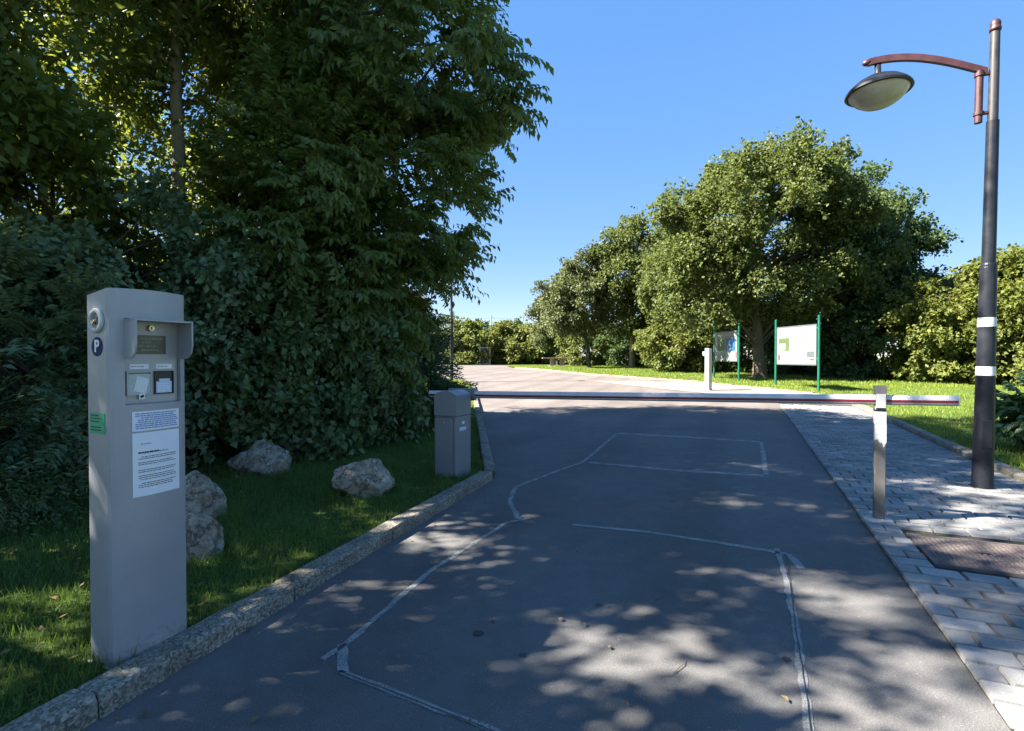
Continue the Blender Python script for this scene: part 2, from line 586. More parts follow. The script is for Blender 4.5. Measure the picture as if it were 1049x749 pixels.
M['lf_hedge'] = leaf_mat('leaf_hornbeam', (.046, .066, .014), (.092, .12, .026), (.165, .18, .046), (.36, .36, .05), .36, .55, .25)
M['lf_grey'] = leaf_mat('leaf_greygreen', (.044, .058, .022), (.084, .102, .042), (.14, .155, .07), (.22, .25, .06), .30, .55, .25)
M['lf_far'] = leaf_mat('leaf_far', (.050, .07, .02), (.095, .12, .032), (.16, .175, .05), (.30, .33, .05), .34, .55, .25)
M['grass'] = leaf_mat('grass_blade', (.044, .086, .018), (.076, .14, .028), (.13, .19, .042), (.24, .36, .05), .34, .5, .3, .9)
M['grass_sun'] = leaf_mat('grass_blade_sunlit', (.085, .135, .016), (.15, .215, .026), (.24, .28, .045), (.40, .46, .05), .36, .5, .3, .6)  # same grass as the shaded blades, with the sunlight put into its colour
M['fallen'] = leaf_mat('fallen_leaf', (.07, .045, .02), (.16, .11, .045), (.26, .2, .09), (.2, .15, .05), .15, .6, .3)

# ------------------------------------------------------------------ the plan of the place
UX, UY = math.sin(R(23.5)), math.cos(R(23.5))             # along the lane
VX, VY = UY, -UX                                           # across it, to the right
RE0 = np.array([3.09, 4.72])                               # a point on the lane's right edge


def lane(u, v):                                            # lane frame -> world
    return np.array([RE0[0] + UX * u + VX * v, RE0[1] + UY * u + VY * v])


KL_Y = [-8, 2.13, 6.43, 23.5, 27, 60]                      # left kerb, road side
KL_X = [-5.1, -1.65, -0.19, -1.62, -2.6, -60]
KR_Y = [-6, 6.1, 17.0, 19.5, 21.5, 26.3, 31.5, 41, 48, 56, 60]  # right kerb, lane side
KR_X = [.45, 5.8, 10.65, 10.9, 10.4, 8.4, 4.3, .2, -.6, 1.0, 4.0]


def kl(y): return np.interp(y, KL_Y, KL_X)
def kr(y): return np.interp(y, KR_Y, KR_X)


def sheet(name, xl, xr, ys, zf, m, nx=24, pw=1.0, kind='structure'):
    ys = np.asarray(ys)
    t = np.linspace(0, 1, nx) ** pw
    X = xl[:, None] * (1 - t)[None] + xr[:, None] * t[None]
    Y = np.repeat(ys[:, None], nx, 1)
    Z = zf(X, Y)
    V = np.stack([X, Y, Z], -1).reshape(-1, 3)
    i = np.arange(len(ys) - 1)[:, None] * nx; j = np.arange(nx - 1)[None]
    Fq = np.stack([i + j, i + j + 1, i + nx + j + 1, i + nx + j], -1).reshape(-1, 4)
    o = np_obj(name, V, Fq, m, None, True)
    return tag(o, kind=kind)


# ground to the horizon
ys = np.concatenate([np.linspace(-200, 10, 12), np.linspace(14, 60, 30), np.linspace(80, 900, 12)])
gr = sheet('ground', np.full(len(ys), -900.), np.full(len(ys), 900.), ys, lambda x, y: gz(y) - .12, M['lawn'], 8)
# asphalt of lane and car park
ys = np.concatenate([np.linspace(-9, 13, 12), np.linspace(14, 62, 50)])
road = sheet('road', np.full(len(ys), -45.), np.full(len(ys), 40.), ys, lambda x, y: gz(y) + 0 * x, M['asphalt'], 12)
# lawns
ys = np.concatenate([np.linspace(-8, 12, 80), np.linspace(12.3, 27, 50)])
lawn_l = sheet('lawn', kl(ys) - .15, np.full(len(ys), -40.), ys, lawn_z, M['lawn'], 60, 2.0)
ys = np.concatenate([np.linspace(-6, 16, 50), np.linspace(16.5, 58, 90)])
lawn_r = sheet('lawn', kr(ys) + .13, np.full(len(ys), 90.), ys, lawn_z, M['lawn'], 60, 2.0)
lawn_f = sheet('lawn', np.full(20, -60.), np.full(20, 60.), np.linspace(57, 95, 20), lambda x, y: gz(y) + .03 + .02 * hn(x, y), M['lawn'], 40)
# leaf mould under the left thicket
tys = np.linspace(-6, 26, 60)
sh_edge = np.interp(tys, [-6, 0, 4.7, 6.6, 8.4, 12, 22, 26], [-5.5, -5.2, -4.6, -3.6, -2.9, -2.9, -3.6, -5.5])
bed = sheet('planting_bed', sh_edge + .12 * np.sin(tys * 3.1), np.full(60, -30.), tys, lambda x, y: lawn_z(x, y) + .012, M['litter_soil'], 30, 1.6)


# ------------------------------------------------------------------ kerbs: every stone a piece
def rough_block(L, W, H, seed, ch=.028):
    r = random.Random(seed)
    bm = bmesh.new()
    box(bm, (0, 0, H / 2 - .04), (L, W, H + .08))
    bmesh.ops.bevel(bm, geom=[e for e in bm.edges if abs(e.verts[0].co.x - e.verts[1].co.x) > L * .5], offset=ch, segments=3, profile=.5, affect='EDGES')
    bmesh.ops.bevel(bm, geom=[e for e in bm.edges if e.calc_face_angle(0) > 1.2], offset=.006, segments=1, affect='EDGES')
    bmesh.ops.subdivide_edges(bm, edges=[e for e in bm.edges if abs(e.verts[0].co.x - e.verts[1].co.x) > L * .5], cuts=7, use_grid_fill=True)
    for v in bm.verts:
        v.co += Vector((r.uniform(-1, 1), r.uniform(-1, 1), r.uniform(-1, 1))) * .0035
    me = bpy.data.meshes.new('kerb_stone'); bm.to_mesh(me); bm.free()
    me.materials.append(M['kerb'])
    return me


def kerb_run(name, pts, L, W, H, side, label=None):
    """stones laid end to end along a polyline; side: +1 body lies to the right of travel"""
    root = empty(name, (pts[0][0], pts[0][1], 0))
    tag(root, kind='structure')
    var = [rough_block(L - .006, W, H, k) for k in range(5)]
    k = 0
    for a, b in zip(pts, pts[1:]):
        a = np.array(a, float); b = np.array(b, float)
        d = b - a; ln = np.hypot(*d); d /= ln
        nrm = np.array([d[1], -d[0]]) * side
        n = max(1, int(round(ln / L)))
        for i in range(n):
            c = a + d * (i + .5) * ln / n + nrm * W / 2
            o = bpy.data.objects.new('kerb_stone', var[k % 5]); k += 1
            z = float(gz(c[1]))
            o.location = (c[0] - pts[0][0] + random.uniform(-.003, .003), c[1] - pts[0][1] + random.uniform(-.003, .003), z + random.uniform(-.004, .004))
            o.rotation_euler = (random.uniform(-.012, .012), 0, math.atan2(d[1], d[0]) + random.uniform(-.004, .004))
            o.scale = (ln / n / L, 1, 1)
            link(o, root)
    return root


kerb_run('left_kerb', [(-3.6, -3.6), (-1.65, 2.13), (-.23, 6.31)], 1.0, .16, .10, -1)
kerb_run('left_kerb', [(-.20, 6.44), (-1.62, 23.5)], 1.0, .14, .11, -1)
kerb_run('right_kerb', [(2.7, -.9), (5.8, 6.1), (10.65, 17.0)], 1.0, .15, .10, 1)
kerb_run('right_kerb', [(10.65, 17.02), (10.9, 19.5), (10.4, 21.5), (8.4, 26.3), (4.3, 31.5), (.2, 41)], 1.0, .15, .10, 1)

# ------------------------------------------------------------------ paved strip: every paver a piece
MH_U0, MH_U1, MH_V0, MH_V1 = -1.03, -.30, .245, 1.30      # chamber cover, lane frame
pav = sheet('pavement', np.array([lane(u, 0)[0] for u in np.linspace(-6, 13.3, 30)]), np.array([lane(u, 0)[0] for u in np.linspace(-6, 13.3, 30)]),
            np.linspace(0, 1, 30), lambda x, y: x * 0, M['sand'], 2)
bmx = bmesh.new()
prev = None
for u in np.linspace(-6, 13.3, 30):
    a, b = lane(u, 0), lane(u, 1.96)
    row = [bmx.verts.new((a[0], a[1], gz(a[1]) + .004)), bmx.verts.new((b[0], b[1], gz(b[1]) + .004))]
    if prev: bmx.faces.new((prev[0], prev[1], row[1], row[0]))
    prev = row
bmx.normal_update(); bmx.to_mesh(pav.data); bmx.free()

pav_var = []
for k in range(6):
    bm = bmesh.new()
    r = random.Random(40 + k)
    box(bm, (0, 0, 0), (1, 1, .04))
    top = [v for v in bm.verts if v.co.z > 0]
    for v in bm.verts:
        v.co.x += r.uniform(-.018, .018); v.co.y += r.uniform(-.02, .02)
    bmesh.ops.bevel(bm, geom=[e for e in bm.edges if all(v in top for v in e.verts)], offset=.03, segments=1, affect='EDGES')
    me = bpy.data.meshes.new('paver'); bm.to_mesh(me); bm.free()
    me.materials.append(M['paver'])
    pav_var.append(me)
PL, PW = .243, .162
cells = []
rows = int(17.6 / PW)
for i in range(rows):
    u = -5.0 + i * PW
    off = (i % 2) * PL / 2
    v = -off
    while v < 1.95:
        v0, v1 = max(v, 0.0), min(v + PL, 1.95)
        v += PL
        if v1 - v0 < .05: continue
        if u + PW > MH_U0 - .0 and u < MH_U1 and v1 > MH_V0 and v0 < MH_V1:
            if v0 < MH_V0 - .05: v1 = MH_V0
            elif v1 > MH_V1 + .05: v0 = MH_V1
            else: continue
        c = lane(u + PW / 2, (v0 + v1) / 2)
        cells.append((c[0], c[1], v1 - v0, u))
cells = [c for c in cells if c[1] > 1.0]
cells.sort(key=lambda c: abs(c[1]) + .3 * max(0, c[0] / max(c[1], .1) - 1.1) * 6)
yaw = math.atan2(VY, VX)
far_acc = Acc()
for k, (x, y, w, u) in enumerate(cells):
    me = pav_var[k % 6]
    dz = random.uniform(-.004, .004)
    if k < 300:
        o = bpy.data.objects.new('paver', me)
        o.location = (x, y, float(gz(y)) + .006 + dz)
        o.rotation_euler = (random.uniform(-.012, .012), random.uniform(-.012, .012), yaw + random.uniform(-.012, .012))
        o.scale = (w - .010, PW - .010, 1)
        link(o, pav)
    else:
        V = np.array([v.co for v in me.vertices]) * np.array([w - .010, PW - .010, 1])
        cs, sn = math.cos(yaw), math.sin(yaw)
        V = np.stack([V[:, 0] * cs - V[:, 1] * sn + x, V[:, 0] * sn + V[:, 1] * cs + y, V[:, 2] + gz(y) + .006 + dz], -1)
        # triangulate by fan
        tri = []
        for p in me.polygons:
            vs = list(p.vertices)
            for q in range(1, len(vs) - 1): tri.append((vs[0], vs[q], vs[q + 1]))
        far_acc.add(V, np.array(tri))
o = far_acc.build('far_pavers', M['paver'], pav, False); tag(o, kind='stuff')

# pale concrete apron round the exit machine
bm = bmesh.new()
ap = [(3.9, 26.6), (8.35, 26.1), (10.35, 21.5), (10.85, 19.5), (10.6, 17.1), (9.3, 17.6), (7.3, 20.4)]
vs = [bm.verts.new((x, y, gz(y) + .012)) for x, y in ap]
bm.faces.new(vs)
bmesh.ops.triangulate(bm, faces=bm.faces)
bmesh.ops.subdivide_edges(bm, edges=bm.edges, cuts=4, use_grid_fill=True)
for v in bm.verts: v.co.z = float(gz(v.co.y)) + .012
apron = tag(obj('pavement', bm, M['conc']), kind='structure')


# ------------------------------------------------------------------ sealed cuts of the induction loops in the asphalt
def gpt(px, py, z=0.0):                         # where a sight line meets the level ground
    dx = (px - 524.5) / F_PX; dz = -(py - 374.5) / F_PX
    c, s = math.cos(PITCH), math.sin(PITCH)
    d = Vector((dx, c + dz * s, dz * c - s))
    t = (z - CAM_H) / d.z
    return np.array([d.x * t, d.y * t])


def cut_line(pix, w, seed, name='sealed_cut', m='line', z=.004):
    r = np.random.default_rng(seed)
    P = [gpt(*p) for p in pix]
    pts = []
    for a, b in zip(P, P[1:]):
        n = max(2, int(np.hypot(*(b - a)) / .07))
        for i in range(n): pts.append(a + (b - a) * i / n)
    pts.append(P[-1])
    pts = np.array(pts)
    T = np.gradient(pts, axis=0); T /= np.linalg.norm(T, axis=1, keepdims=True)
    Nn = np.stack([T[:, 1], -T[:, 0]], -1)
    pts = pts + Nn * (r.normal(0, .002, len(pts)))[:, None]
    wl = w * .5 * (1 + r.uniform(-.35, .35, len(pts))); wr = w * .5 * (1 + r.uniform(-.35, .35, len(pts)))
    A = pts + Nn * wl[:, None]; Bq = pts - Nn * wr[:, None]
    n = len(pts)
    V = np.concatenate([np.c_[A, np.full(n, z)], np.c_[Bq, np.full(n, z)]])
    i = np.arange(n - 1)
    Fq = np.stack([i, i + 1, i + n + 1, i + n], -1)
    return np_obj(name, V, Fq, M[m], road)


cuts = [
    ([(632, 444), (700, 448), (780, 453)], .15), ([(780, 453), (785, 488)], .06), ([(787, 488), (690, 482), (604, 474)], .11),
    ([(632, 444), (598, 473), (560, 487), (528, 499)], .05), ([(528, 499), (522, 513), (531, 532)], .045),
    ([(542, 531), (518, 536), (440, 586), (352, 662), (330, 676)], .036), ([(352, 660), (350, 690)], .05),
    ([(347, 688), (420, 716), (515, 752)], .032), ([(585, 538), (660, 545), (735, 556), (806, 568)], .06),
    ([(795, 562), (803, 585), (815, 640), (829, 752)], .036), ([(806, 568), (822, 583)], .05),
]
for k, (pl, w) in enumerate(cuts): cut_line(pl, w, k)
cut_line([(806, 570), (815, 640), (834, 770)], .0045, 30, 'saw_slit', 'stain', .008)
cut_line([(350, 690), (420, 717), (520, 756)], .0045, 31, 'saw_slit', 'stain', .008)
for k, (px, py, rr) in enumerate([(490, 649, .028), (536, 672, .02), (614, 620, .02), (806, 676, .022), (505, 637, .013)]):
    c = gpt(px, py)
    r = random.Random(k)
    bm = bmesh.new()
    bm.faces.new([bm.verts.new((c[0] + rr * r.uniform(.7, 1.2) * math.cos(t), c[1] + rr * r.uniform(.7, 1.2) * math.sin(t), .005)) for t in np.linspace(0, 2 * PI, 14)[:-1]])
    obj('oil_stain', bm, M['stain'], road)


# ------------------------------------------------------------------ pay machine
def slab(bm, x0, x1, z0, z1, y0, y1, bev=0.0):
    return box(bm, ((x0 + x1) / 2, (y0 + y1) / 2, (z0 + z1) / 2), (x1 - x0, abs(y1 - y0), z1 - z0), bev)


KW, KD, KH = .345, .185, 1.69


def kiosk_outline():
    hw, hd = KW / 2, KD / 2
    pts = []
    for t in np.linspace(0, 1, 13):                       # bowed front
        x = -hw + .022 + (KW - .044) * t
        pts.append((x, -hd - .022 * math.sin(PI * t)))
    pts += [(hw - .006, -hd + .006), (hw, -hd + .022), (hw, hd - .02), (hw - .006, hd - .006), (hw - .02, hd),
            (-hw + .02, hd), (-hw + .006, hd - .006), (-hw, hd - .02), (-hw, -hd + .022), (-hw + .006, -hd + .006)]
    return pts


def print_lines(x0, x1, z0, z1, rows, y, seed, h=.0035, gaps=()):
    bm = bmesh.new()
    r = random.Random(seed)
    for i in range(rows):
        if i in gaps: continue
        z = z1 - (i + .5) * (z1 - z0) / rows
        x = x0 + (r.uniform(0, .03) if r.random() < .3 else 0)
        xe = x1 - r.choice([0, .005, .01, .03, .06]) * r.random()
        while x < xe - .004:
            w = r.uniform(.006, .02)
            slab(bm, x, min(x + w, xe), z - h / 2, z + h / 2, y, y - .0005)
            x += w + .003
    return bm


def make_kiosk(loc, rz, label):
    k = empty('pay_machine', loc, rz, label, 'pay machine')
    hd = KD / 2
    body = obj('housing', prism(bmesh.new(), kiosk_outline(), 0, KH, lambda x, y: KH + .006 - .03 * (y + hd) / KD), M['steel'], k)
    yf = -hd - .022
    RX0, RX1, RZ0, RZ1 = -.112, .142, 1.175, 1.565
    cut(body, slab(bmesh.new(), RX0, RX1, RZ0, RZ1, yf - .05, yf + .045))
    yp = yf + .045
    for p in body.data.polygons: p.use_smooth = False
    panel = obj('front_panel', slab(bmesh.new(), RX0 + .002, RX1 - .002, RZ0 + .002, RZ1 - .002, yp - .004, yp + .004), M['steel_in'], k)
    # hood
    bm = bmesh.new()
    hz = 1.553
    slab(bm, RX0 - .004, RX1 + .004, hz, hz + .008, yf - .075, yp)
    for xs in (RX0 - .004, RX1 - .004):
        prof = [(yp - .004, hz + .004), (yf - .075, hz + .004), (yf - .075, hz - .11), (yf - .066, hz - .145), (yf - .045, hz - .166), (yf - .02, hz - .172), (yp - .004, hz - .172)]
        a = [bm.verts.new((xs, y, z)) for y, z in prof]; b = [bm.verts.new((xs + .008, y, z)) for y, z in prof]
        bm.faces.new(list(reversed(a))); bm.faces.new(b)
        for i in range(len(prof)):
            bm.faces.new((a[i], a[(i + 1) % len(prof)], b[(i + 1) % len(prof)], b[i]))
    bmesh.ops.recalc_face_normals(bm, faces=bm.faces)
    obj('hood', bm, M['steel'], k)
    yq = yp - .004
    lk = obj('lock', cyl(bmesh.new(), (.012, yq + .002, 1.525), (.012, yq - .016, 1.525), .016, .013, 20), M['brass'], k)
    obj('keyhole', slab(bmesh.new(), .010, .014, 1.518, 1.532, yq - .0155, yq - .018), M['black'], lk)
    sc = obj('screen', slab(bmesh.new(), -.062, .082, 1.405, 1.492, yq, yq - .006, .001), M['screen'], k)
    tag(obj('screen_text', print_lines(-.05, .07, 1.415, 1.485, 4, yq - .0065, 3, .008), M['pix'], sc), kind='stuff')
    for (x0, x1, z0, z1) in ((-.078, .004, 1.335, 1.358), (.038, .112, 1.335, 1.358)):
        st = obj('sign_strip', slab(bmesh.new(), x0, x1, z0, z1, yq, yq - .002), M['paper'], k)
        tag(obj('strip_print', print_lines(x0 + .006, x1 - .02, z0 + .006, z1 - .006, 1, yq - .0025, int(x0 * 1000) + 500, .004), M['mapgrey'], st), kind='stuff')
    # left tray with flap
    t = obj('tray_frame', bmesh_frame(-.096, .014, 1.215, 1.325, .006, yq, yq - .012), M['steel_in'], k)
    obj('tray_back', slab(bmesh.new(), -.09, .008, 1.221, 1.319, yq, yq - .002), M['mapgrey'], t)
    bm = bmesh.new(); slab(bm, -.088, -.06, 1.26, 1.316, yq - .002, yq - .004)
    obj('green_slip', bm, M['mapgreen'], t)
    bm = bmesh.new(); box(bm, (-.03, yq - .0045, 1.262), (.055, .002, .07), 0, 0, 2, Matrix.Rotation(.25, 4, 'Y'))
    obj('receipt', bm, M['paper'], t)
    obj('flap', slab(bmesh.new(), -.09, .008, 1.221, 1.312, yq - .008, yq - .0105), M['acrylic'], t)
    # right opening with card reader
    t = obj('reader_frame', bmesh_frame(.028, .118, 1.215, 1.325, .004, yq, yq - .008), M['black'], k)
    obj('reader_back', slab(bmesh.new(), .032, .114, 1.219, 1.321, yq, yq - .002), M['black'], t)
    bm = bmesh.new(); slab(bm, .036, .108, 1.221, 1.275, yq - .002, yq - .006); slab(bm, .05, .10, 1.275, 1.288, yq - .002, yq - .006)
    rd = obj('reader_tray', bm, M['bluelight'], t)
    tag(obj('reader_print', print_lines(.04, .104, 1.225, 1.27, 4, yq - .0065, 9, .005), M['paper'], rd), kind='stuff')
    ic = obj('pictogram', slab(bmesh.new(), -.045, -.02, 1.196, 1.222, yq - .0125, yq - .014), M['white'], k)
    bm = bmesh.new(); box(bm, (-.0325, yq - .0145, 1.209), (.016, .001, .011), 0, 0, 2, Matrix.Rotation(-.5, 4, 'Y'))
    obj('pictogram_mark', bm, M['ink'], ic)
    return k, yf, hd


def bmesh_frame(x0, x1, z0, z1, w, y0, y1):
    bm = bmesh.new()
    slab(bm, x0, x1, z1 - w, z1, y0, y1); slab(bm, x0, x1, z0, z0 + w, y0, y1)
    slab(bm, x0, x0 + w, z0 + w, z1 - w, y0, y1); slab(bm, x1 - w, x1, z0 + w, z1 - w, y0, y1)
    return bm


def bowed(x0, x1, z0, z1, yfun, th=.0015, n=10, curl=0.0):
    bm = bmesh.new()
    g = []
    for i in range(n + 1):
        x = x0 + (x1 - x0) * i / n
        y = yfun(x)
        g.append((bm.verts.new((x, y - th, z0)), bm.verts.new((x, y - th, z1)), bm.verts.new((x, y, z0)), bm.verts.new((x, y, z1))))
    for a, b in zip(g, g[1:]):
        bm.faces.new((a[0], b[0], b[1], a[1])); bm.faces.new((a[2], a[3], b[3], b[2]))
        bm.faces.new((a[1], b[1], b[3], a[3])); bm.faces.new((a[0], a[2], b[2], b[0]))
    bm.faces.new((g[0][0], g[0][1], g[0][3], g[0][2])); bm.faces.new((g[-1][0], g[-1][2], g[-1][3], g[-1][1]))
    bmesh.ops.recalc_face_normals(bm, faces=bm.faces)
    return bm


K_RZ = math.atan2(.899, .438)
kz = float(lawn_z(-1.774, 2.547)) - .01
kiosk, yf, hd = make_kiosk((-1.774, 2.547, kz), K_RZ, 'tall grey steel pay machine with white notices on the grass by the left kerb')


def yfront(x):
    t = (x + KW / 2 - .022) / (KW - .044)
    return -hd - .022 * math.sin(PI * min(max(t, 0), 1))


def bow_lines(bm):
    for v in bm.verts: v.co.y += yfront(v.co.x) - yf
    return bm


nx0, nx1 = -.088, .128
st = obj('price_strip', bowed(nx0, nx1, 1.052, 1.142, lambda x: yfront(x) - .001), M['paper'], kiosk)
tag(obj('strip_print', bow_lines(print_lines(nx0 + .012, nx1 - .008, 1.06, 1.136, 8, yf - .0035, 5, .0045)), M['blueink'], st), kind='stuff')
nt_ = obj('notice', bowed(nx0, nx1, .752, 1.044, lambda x: yfront(x) - .001), M['paper'], kiosk)
tag(obj('notice_print', bow_lines(print_lines(nx0 + .022, nx1 - .02, .79, .955, 19, yf - .0035, 12, .0028, (1, 4, 7, 8, 11, 15))), M['ink'], nt_), kind='stuff')
tag(obj('notice_heading', bow_lines(print_lines(nx0 + .022, nx0 + .11, .945, .962, 1, yf - .0035, 2, .006)), M['ink'], nt_), kind='stuff')
tag(obj('notice_header', bow_lines(print_lines(nx0 + .03, nx0 + .09, .985, 1.0, 1, yf - .0035, 4, .004)), M['mapgrey'], nt_), kind='stuff')
# side: coin cup, badge, green sticker
xs = -KW / 2
MS = Matrix.Translation((xs, -.005, 1.553)) @ Matrix.Rotation(-PI / 2, 4, 'Y')
bm = lathe(bmesh.new(), [(.056, -.002), (.056, .007), (.051, .012), (.038, .013), (.034, .006), (.034, -.001)], 36, MS)
cup = obj('coin_cup', bm, M['tape'], kiosk, True)
bm = bmesh.new(); box(bm, (xs - .004, -.005, 1.553), (.008, .045, .034), .002)
obj('coin_slot', bm, M['black'], cup)
bm = bmesh.new(); box(bm, (xs - .010, .008, 1.545), (.01, .02, .018), .002, 0, 2, Matrix.Rotation(.5, 4, 'X'))
obj('slot_lip', bm, M['brass'], cup)
bm = cyl(bmesh.new(), (xs + .001, -.005, 1.437), (xs - .002, -.005, 1.437), .043, .043, 40)
bdg = obj('parking_badge', bm, M['navy'], kiosk)
bm = text_bm('P', .075, .0022)
bmesh.ops.transform(bm, matrix=Matrix.Translation((xs - .003, -.005, 1.437)) @ Matrix.Rotation(-PI / 2, 4, 'Z') @ Matrix.Rotation(PI / 2, 4, 'X'), verts=bm.verts)
obj('letter', bm, M['white'], bdg)
bm = bmesh.new(); box(bm, (xs - .001, -.002, 1.095), (.003, .115, .092))
gs = obj('green_sticker', bm, M['green_st'], kiosk)
bm = bmesh.new()
rr_ = random.Random(3)
for i in range(6):
    if i == 3: continue
    L = rr_.uniform(.05, .1)
    box(bm, (xs - .003, .05 - L / 2, 1.13 - i * .013), (.001, L, .004))
tag(obj('sticker_print', bm, M['ink'], gs), kind='stuff')
obj('base_frame', B((0, 0, -.02), (KW + .02, KD + .02, .06), .006), M['cement'], kiosk)

# exit machine: the same housing, facing the other way
ex = empty('pay_machine', (7.9, 21.6, float(gz(21.6)) + .012), K_RZ + PI * .93, 'small distant pale grey pay machine in front of the information boards', 'pay machine')
for ch in list(kiosk.children):
    if ch.name.split('.')[0] in ('housing', 'front_panel', 'hood', 'lock', 'screen', 'tray_frame', 'reader_frame', 'coin_cup', 'parking_badge'):
        dup(ch, ex)
obj('base_frame', B((0, 0, .01), (KW + .04, KD + .06, .03), .004), M['cement'], ex)

# ------------------------------------------------------------------ barrier: cabinet and arm
ca = math.atan2(-.42, .907)
cb = empty('parking_barrier', (-.70, 6.34, float(lawn_z(-.7, 6.34)) - .02), ca, 'grey barrier cabinet with long white and red arm lowered across the lane', 'barrier')
cw, cd, chh = .29, .35, .93
prof = [(-cw / 2, 0)]
for t in np.linspace(0, 1, 15):
    prof.append((-cw / 2 + cw * t, .05 * math.sin(PI * t) ** .8))
bm = B((0, 0, .365), (cw, cd, .73), .008)
obj('cabinet', bm, M['grey_paint'], cb)
bm = bmesh.new()
fr_ = [(-cw / 2 - .003, .735)] + [(-cw / 2 - .003 + (cw + .006) * t, .97 + .055 * math.sin(PI * t) ** .7) for t in np.linspace(0, 1, 17)] + [(cw / 2 + .003, .735)]
a = [bm.verts.new((x, -cd / 2 - .003, z)) for x, z in fr_]; b = [bm.verts.new((x, cd / 2 + .003, z)) for x, z in fr_]
bm.faces.new(list(reversed(a))); bm.faces.new(b)
for i in range(len(fr_)): bm.faces.new((a[i], a[(i + 1) % len(fr_)], b[(i + 1) % len(fr_)], b[i]))
bmesh.ops.recalc_face_normals(bm, faces=bm.faces)
bmesh.ops.bevel(bm, geom=[e for e in bm.edges if e.calc_face_angle(0) > .5], offset=.006, segments=2, affect='EDGES')
obj('lid', bm, M['grey_paint'], cb)
dr = obj('door', slab(bmesh.new(), -cw / 2 + .012, cw / 2 - .03, .03, .715, -cd / 2 - .006, -cd / 2 + .002, .002), M['grey_paint'], cb)
obj('door_gap', slab(bmesh.new(), -cw / 2 + .006, cw / 2 - .024, .024, .721, -cd / 2 - .0015, -cd / 2 + .002), M['seam'], cb)
obj('lock', cyl(bmesh.new(), (-.01, -cd / 2 - .004, .66), (-.01, -cd / 2 - .012, .66), .011, .009, 16), M['galv'], dr)
obj('side_sticker', slab(bmesh.new(), cw / 2 - .001, cw / 2 + .002, .56, .60, -.09, .06), M['bluelight'], cb)
obj('side_label', slab(bmesh.new(), cw / 2 - .001, cw / 2 + .002, .635, .665, -.03, .02), M['paper'], cb)
obj('plinth', B((0, 0, -.02), (cw + .10, cd + .10, .07), .01), M['cement'], cb)
inv = (Matrix.Translation(cb.location) @ Matrix.Rotation(ca, 4, 'Z')).inverted()


def arm_piece(s0, s1, prof, name, m, parent):
    """extrude a profile (depth, height) along the arm axis between two stations"""
    A = Vector((-1.04, 6.80, .985)); E_ = Vector((3.72, 4.46, 1.088))
    d = (E_ - A).normalized(); n = Vector((d.y, -d.x, 0)).normalized()      # n points to the camera
    bm = bmesh.new()
    rings = []
    for s in (s0, s1):
        p = A.lerp(E_, s)
        rings.append([bm.verts.new(inv @ (p + n * a_ + Vector((0, 0, h_)))) for a_, h_ in prof])
    k = len(prof)
    for i in range(k): bm.faces.new((rings[0][i], rings[0][(i + 1) % k], rings[1][(i + 1) % k], rings[1][i]))
    bm.faces.new(list(reversed(rings[0]))); bm.faces.new(rings[1])
    bmesh.ops.recalc_face_normals(bm, faces=bm.faces)
    return obj(name, bm, m, parent)


oval = [(.026 * math.cos(t), .043 * np.sign(math.sin(t)) * abs(math.sin(t)) ** .75) for t in np.linspace(0, 2 * PI, 28)[:-1]]
arm = arm_piece(0, .9985, oval, 'arm', M['arm'], cb)
arm_piece(.9985, 1.0, [(a_ * 1.04, h_ * 1.03) for a_, h_ in oval], 'end_cap', M['white'], arm)
for sg in (1, -1):
    arm_piece(.001, .998, [(sg * .020, -.022), (sg * .0270, -.021), (sg * .0285, -.010), (sg * .0280, .002), (sg * .020, .002)], 'red_stripe', M['red'], arm)
    arm_piece(.001, .998, [(sg * .020, -.043), (sg * .0235, -.038), (sg * .0270, -.030), (sg * .0262, -.028), (sg * .018, -.030)], 'rubber_edge', M['mapgrey'], arm)
for s in (.372,):
    arm_piece(s, s + .0012, [(a_ * 1.06, h_ * 1.05) for a_, h_ in oval], 'joint', M['galv'], arm)
arm_piece(.055, .125, [(.05 * math.cos(t), .075 * math.sin(t)) for t in np.linspace(0, 2 * PI, 20)[:-1]], 'arm_clamp', M['grey_paint'], cb)

# rest post
rp = empty('rest_post', (3.225, 4.70, .02), ca, 'grey brown rest post with worn sticker holding the tip of the barrier arm', 'post')
obj('post', B((0, 0, .49), (.082, .082, .98), .006), M['post_grey'], rp)
bm = bmesh.new()
for y_ in (-.046, .046):
    pr = [(-.036, .98), (.036, .98), (.044, 1.18), (-.044, 1.18)]
    a = [bm.verts.new((x, y_ - .004, z)) for x, z in pr]; b = [bm.verts.new((x, y_ + .004, z)) for x, z in pr]
    bm.faces.new(a); bm.faces.new(list(reversed(b)))
    for i in range(4): bm.faces.new((a[i], b[i], b[(i + 1) % 4], a[(i + 1) % 4]))
bmesh.ops.recalc_face_normals(bm, faces=bm.faces)
fork = obj('fork', bm, M['post_grey'], rp)
obj('fork_saddle', B((0, 0, .992), (.078, .1, .024), .003), M['tape'], fork)
obj('front_plate', B((0, -.0535, 1.05), (.070, .005, .12), .002), M['tape'], fork)
obj('tape_band', B((0, 0, .90), (.0855, .0855, .11), .003), M['tape'], rp)
obj('dark_ring', B((0, 0, .966), (.0875, .0875, .012), .002), M['black'], rp)
bm = bmesh.new()
r = random.Random(5)
pts = [(-.043, .845)]
for i in range(9): pts.append((-.043 + .086 * i / 8, .66 + r.uniform(-.02, .035) + .03 * (i < 3)))
pts.append((.043, .845))
a = [bm.verts.new((x, -.0428, z)) for x, z in pts]; b = [bm.verts.new((x, -.040, z)) for x, z in pts]
bm.faces.new(a); bm.faces.new(list(reversed(b)))
for i in range(len(pts)): bm.faces.new((a[i], b[i], b[(i + 1) % len(pts)], a[(i + 1) % len(pts)]))
bmesh.ops.recalc_face_normals(bm, faces=bm.faces)
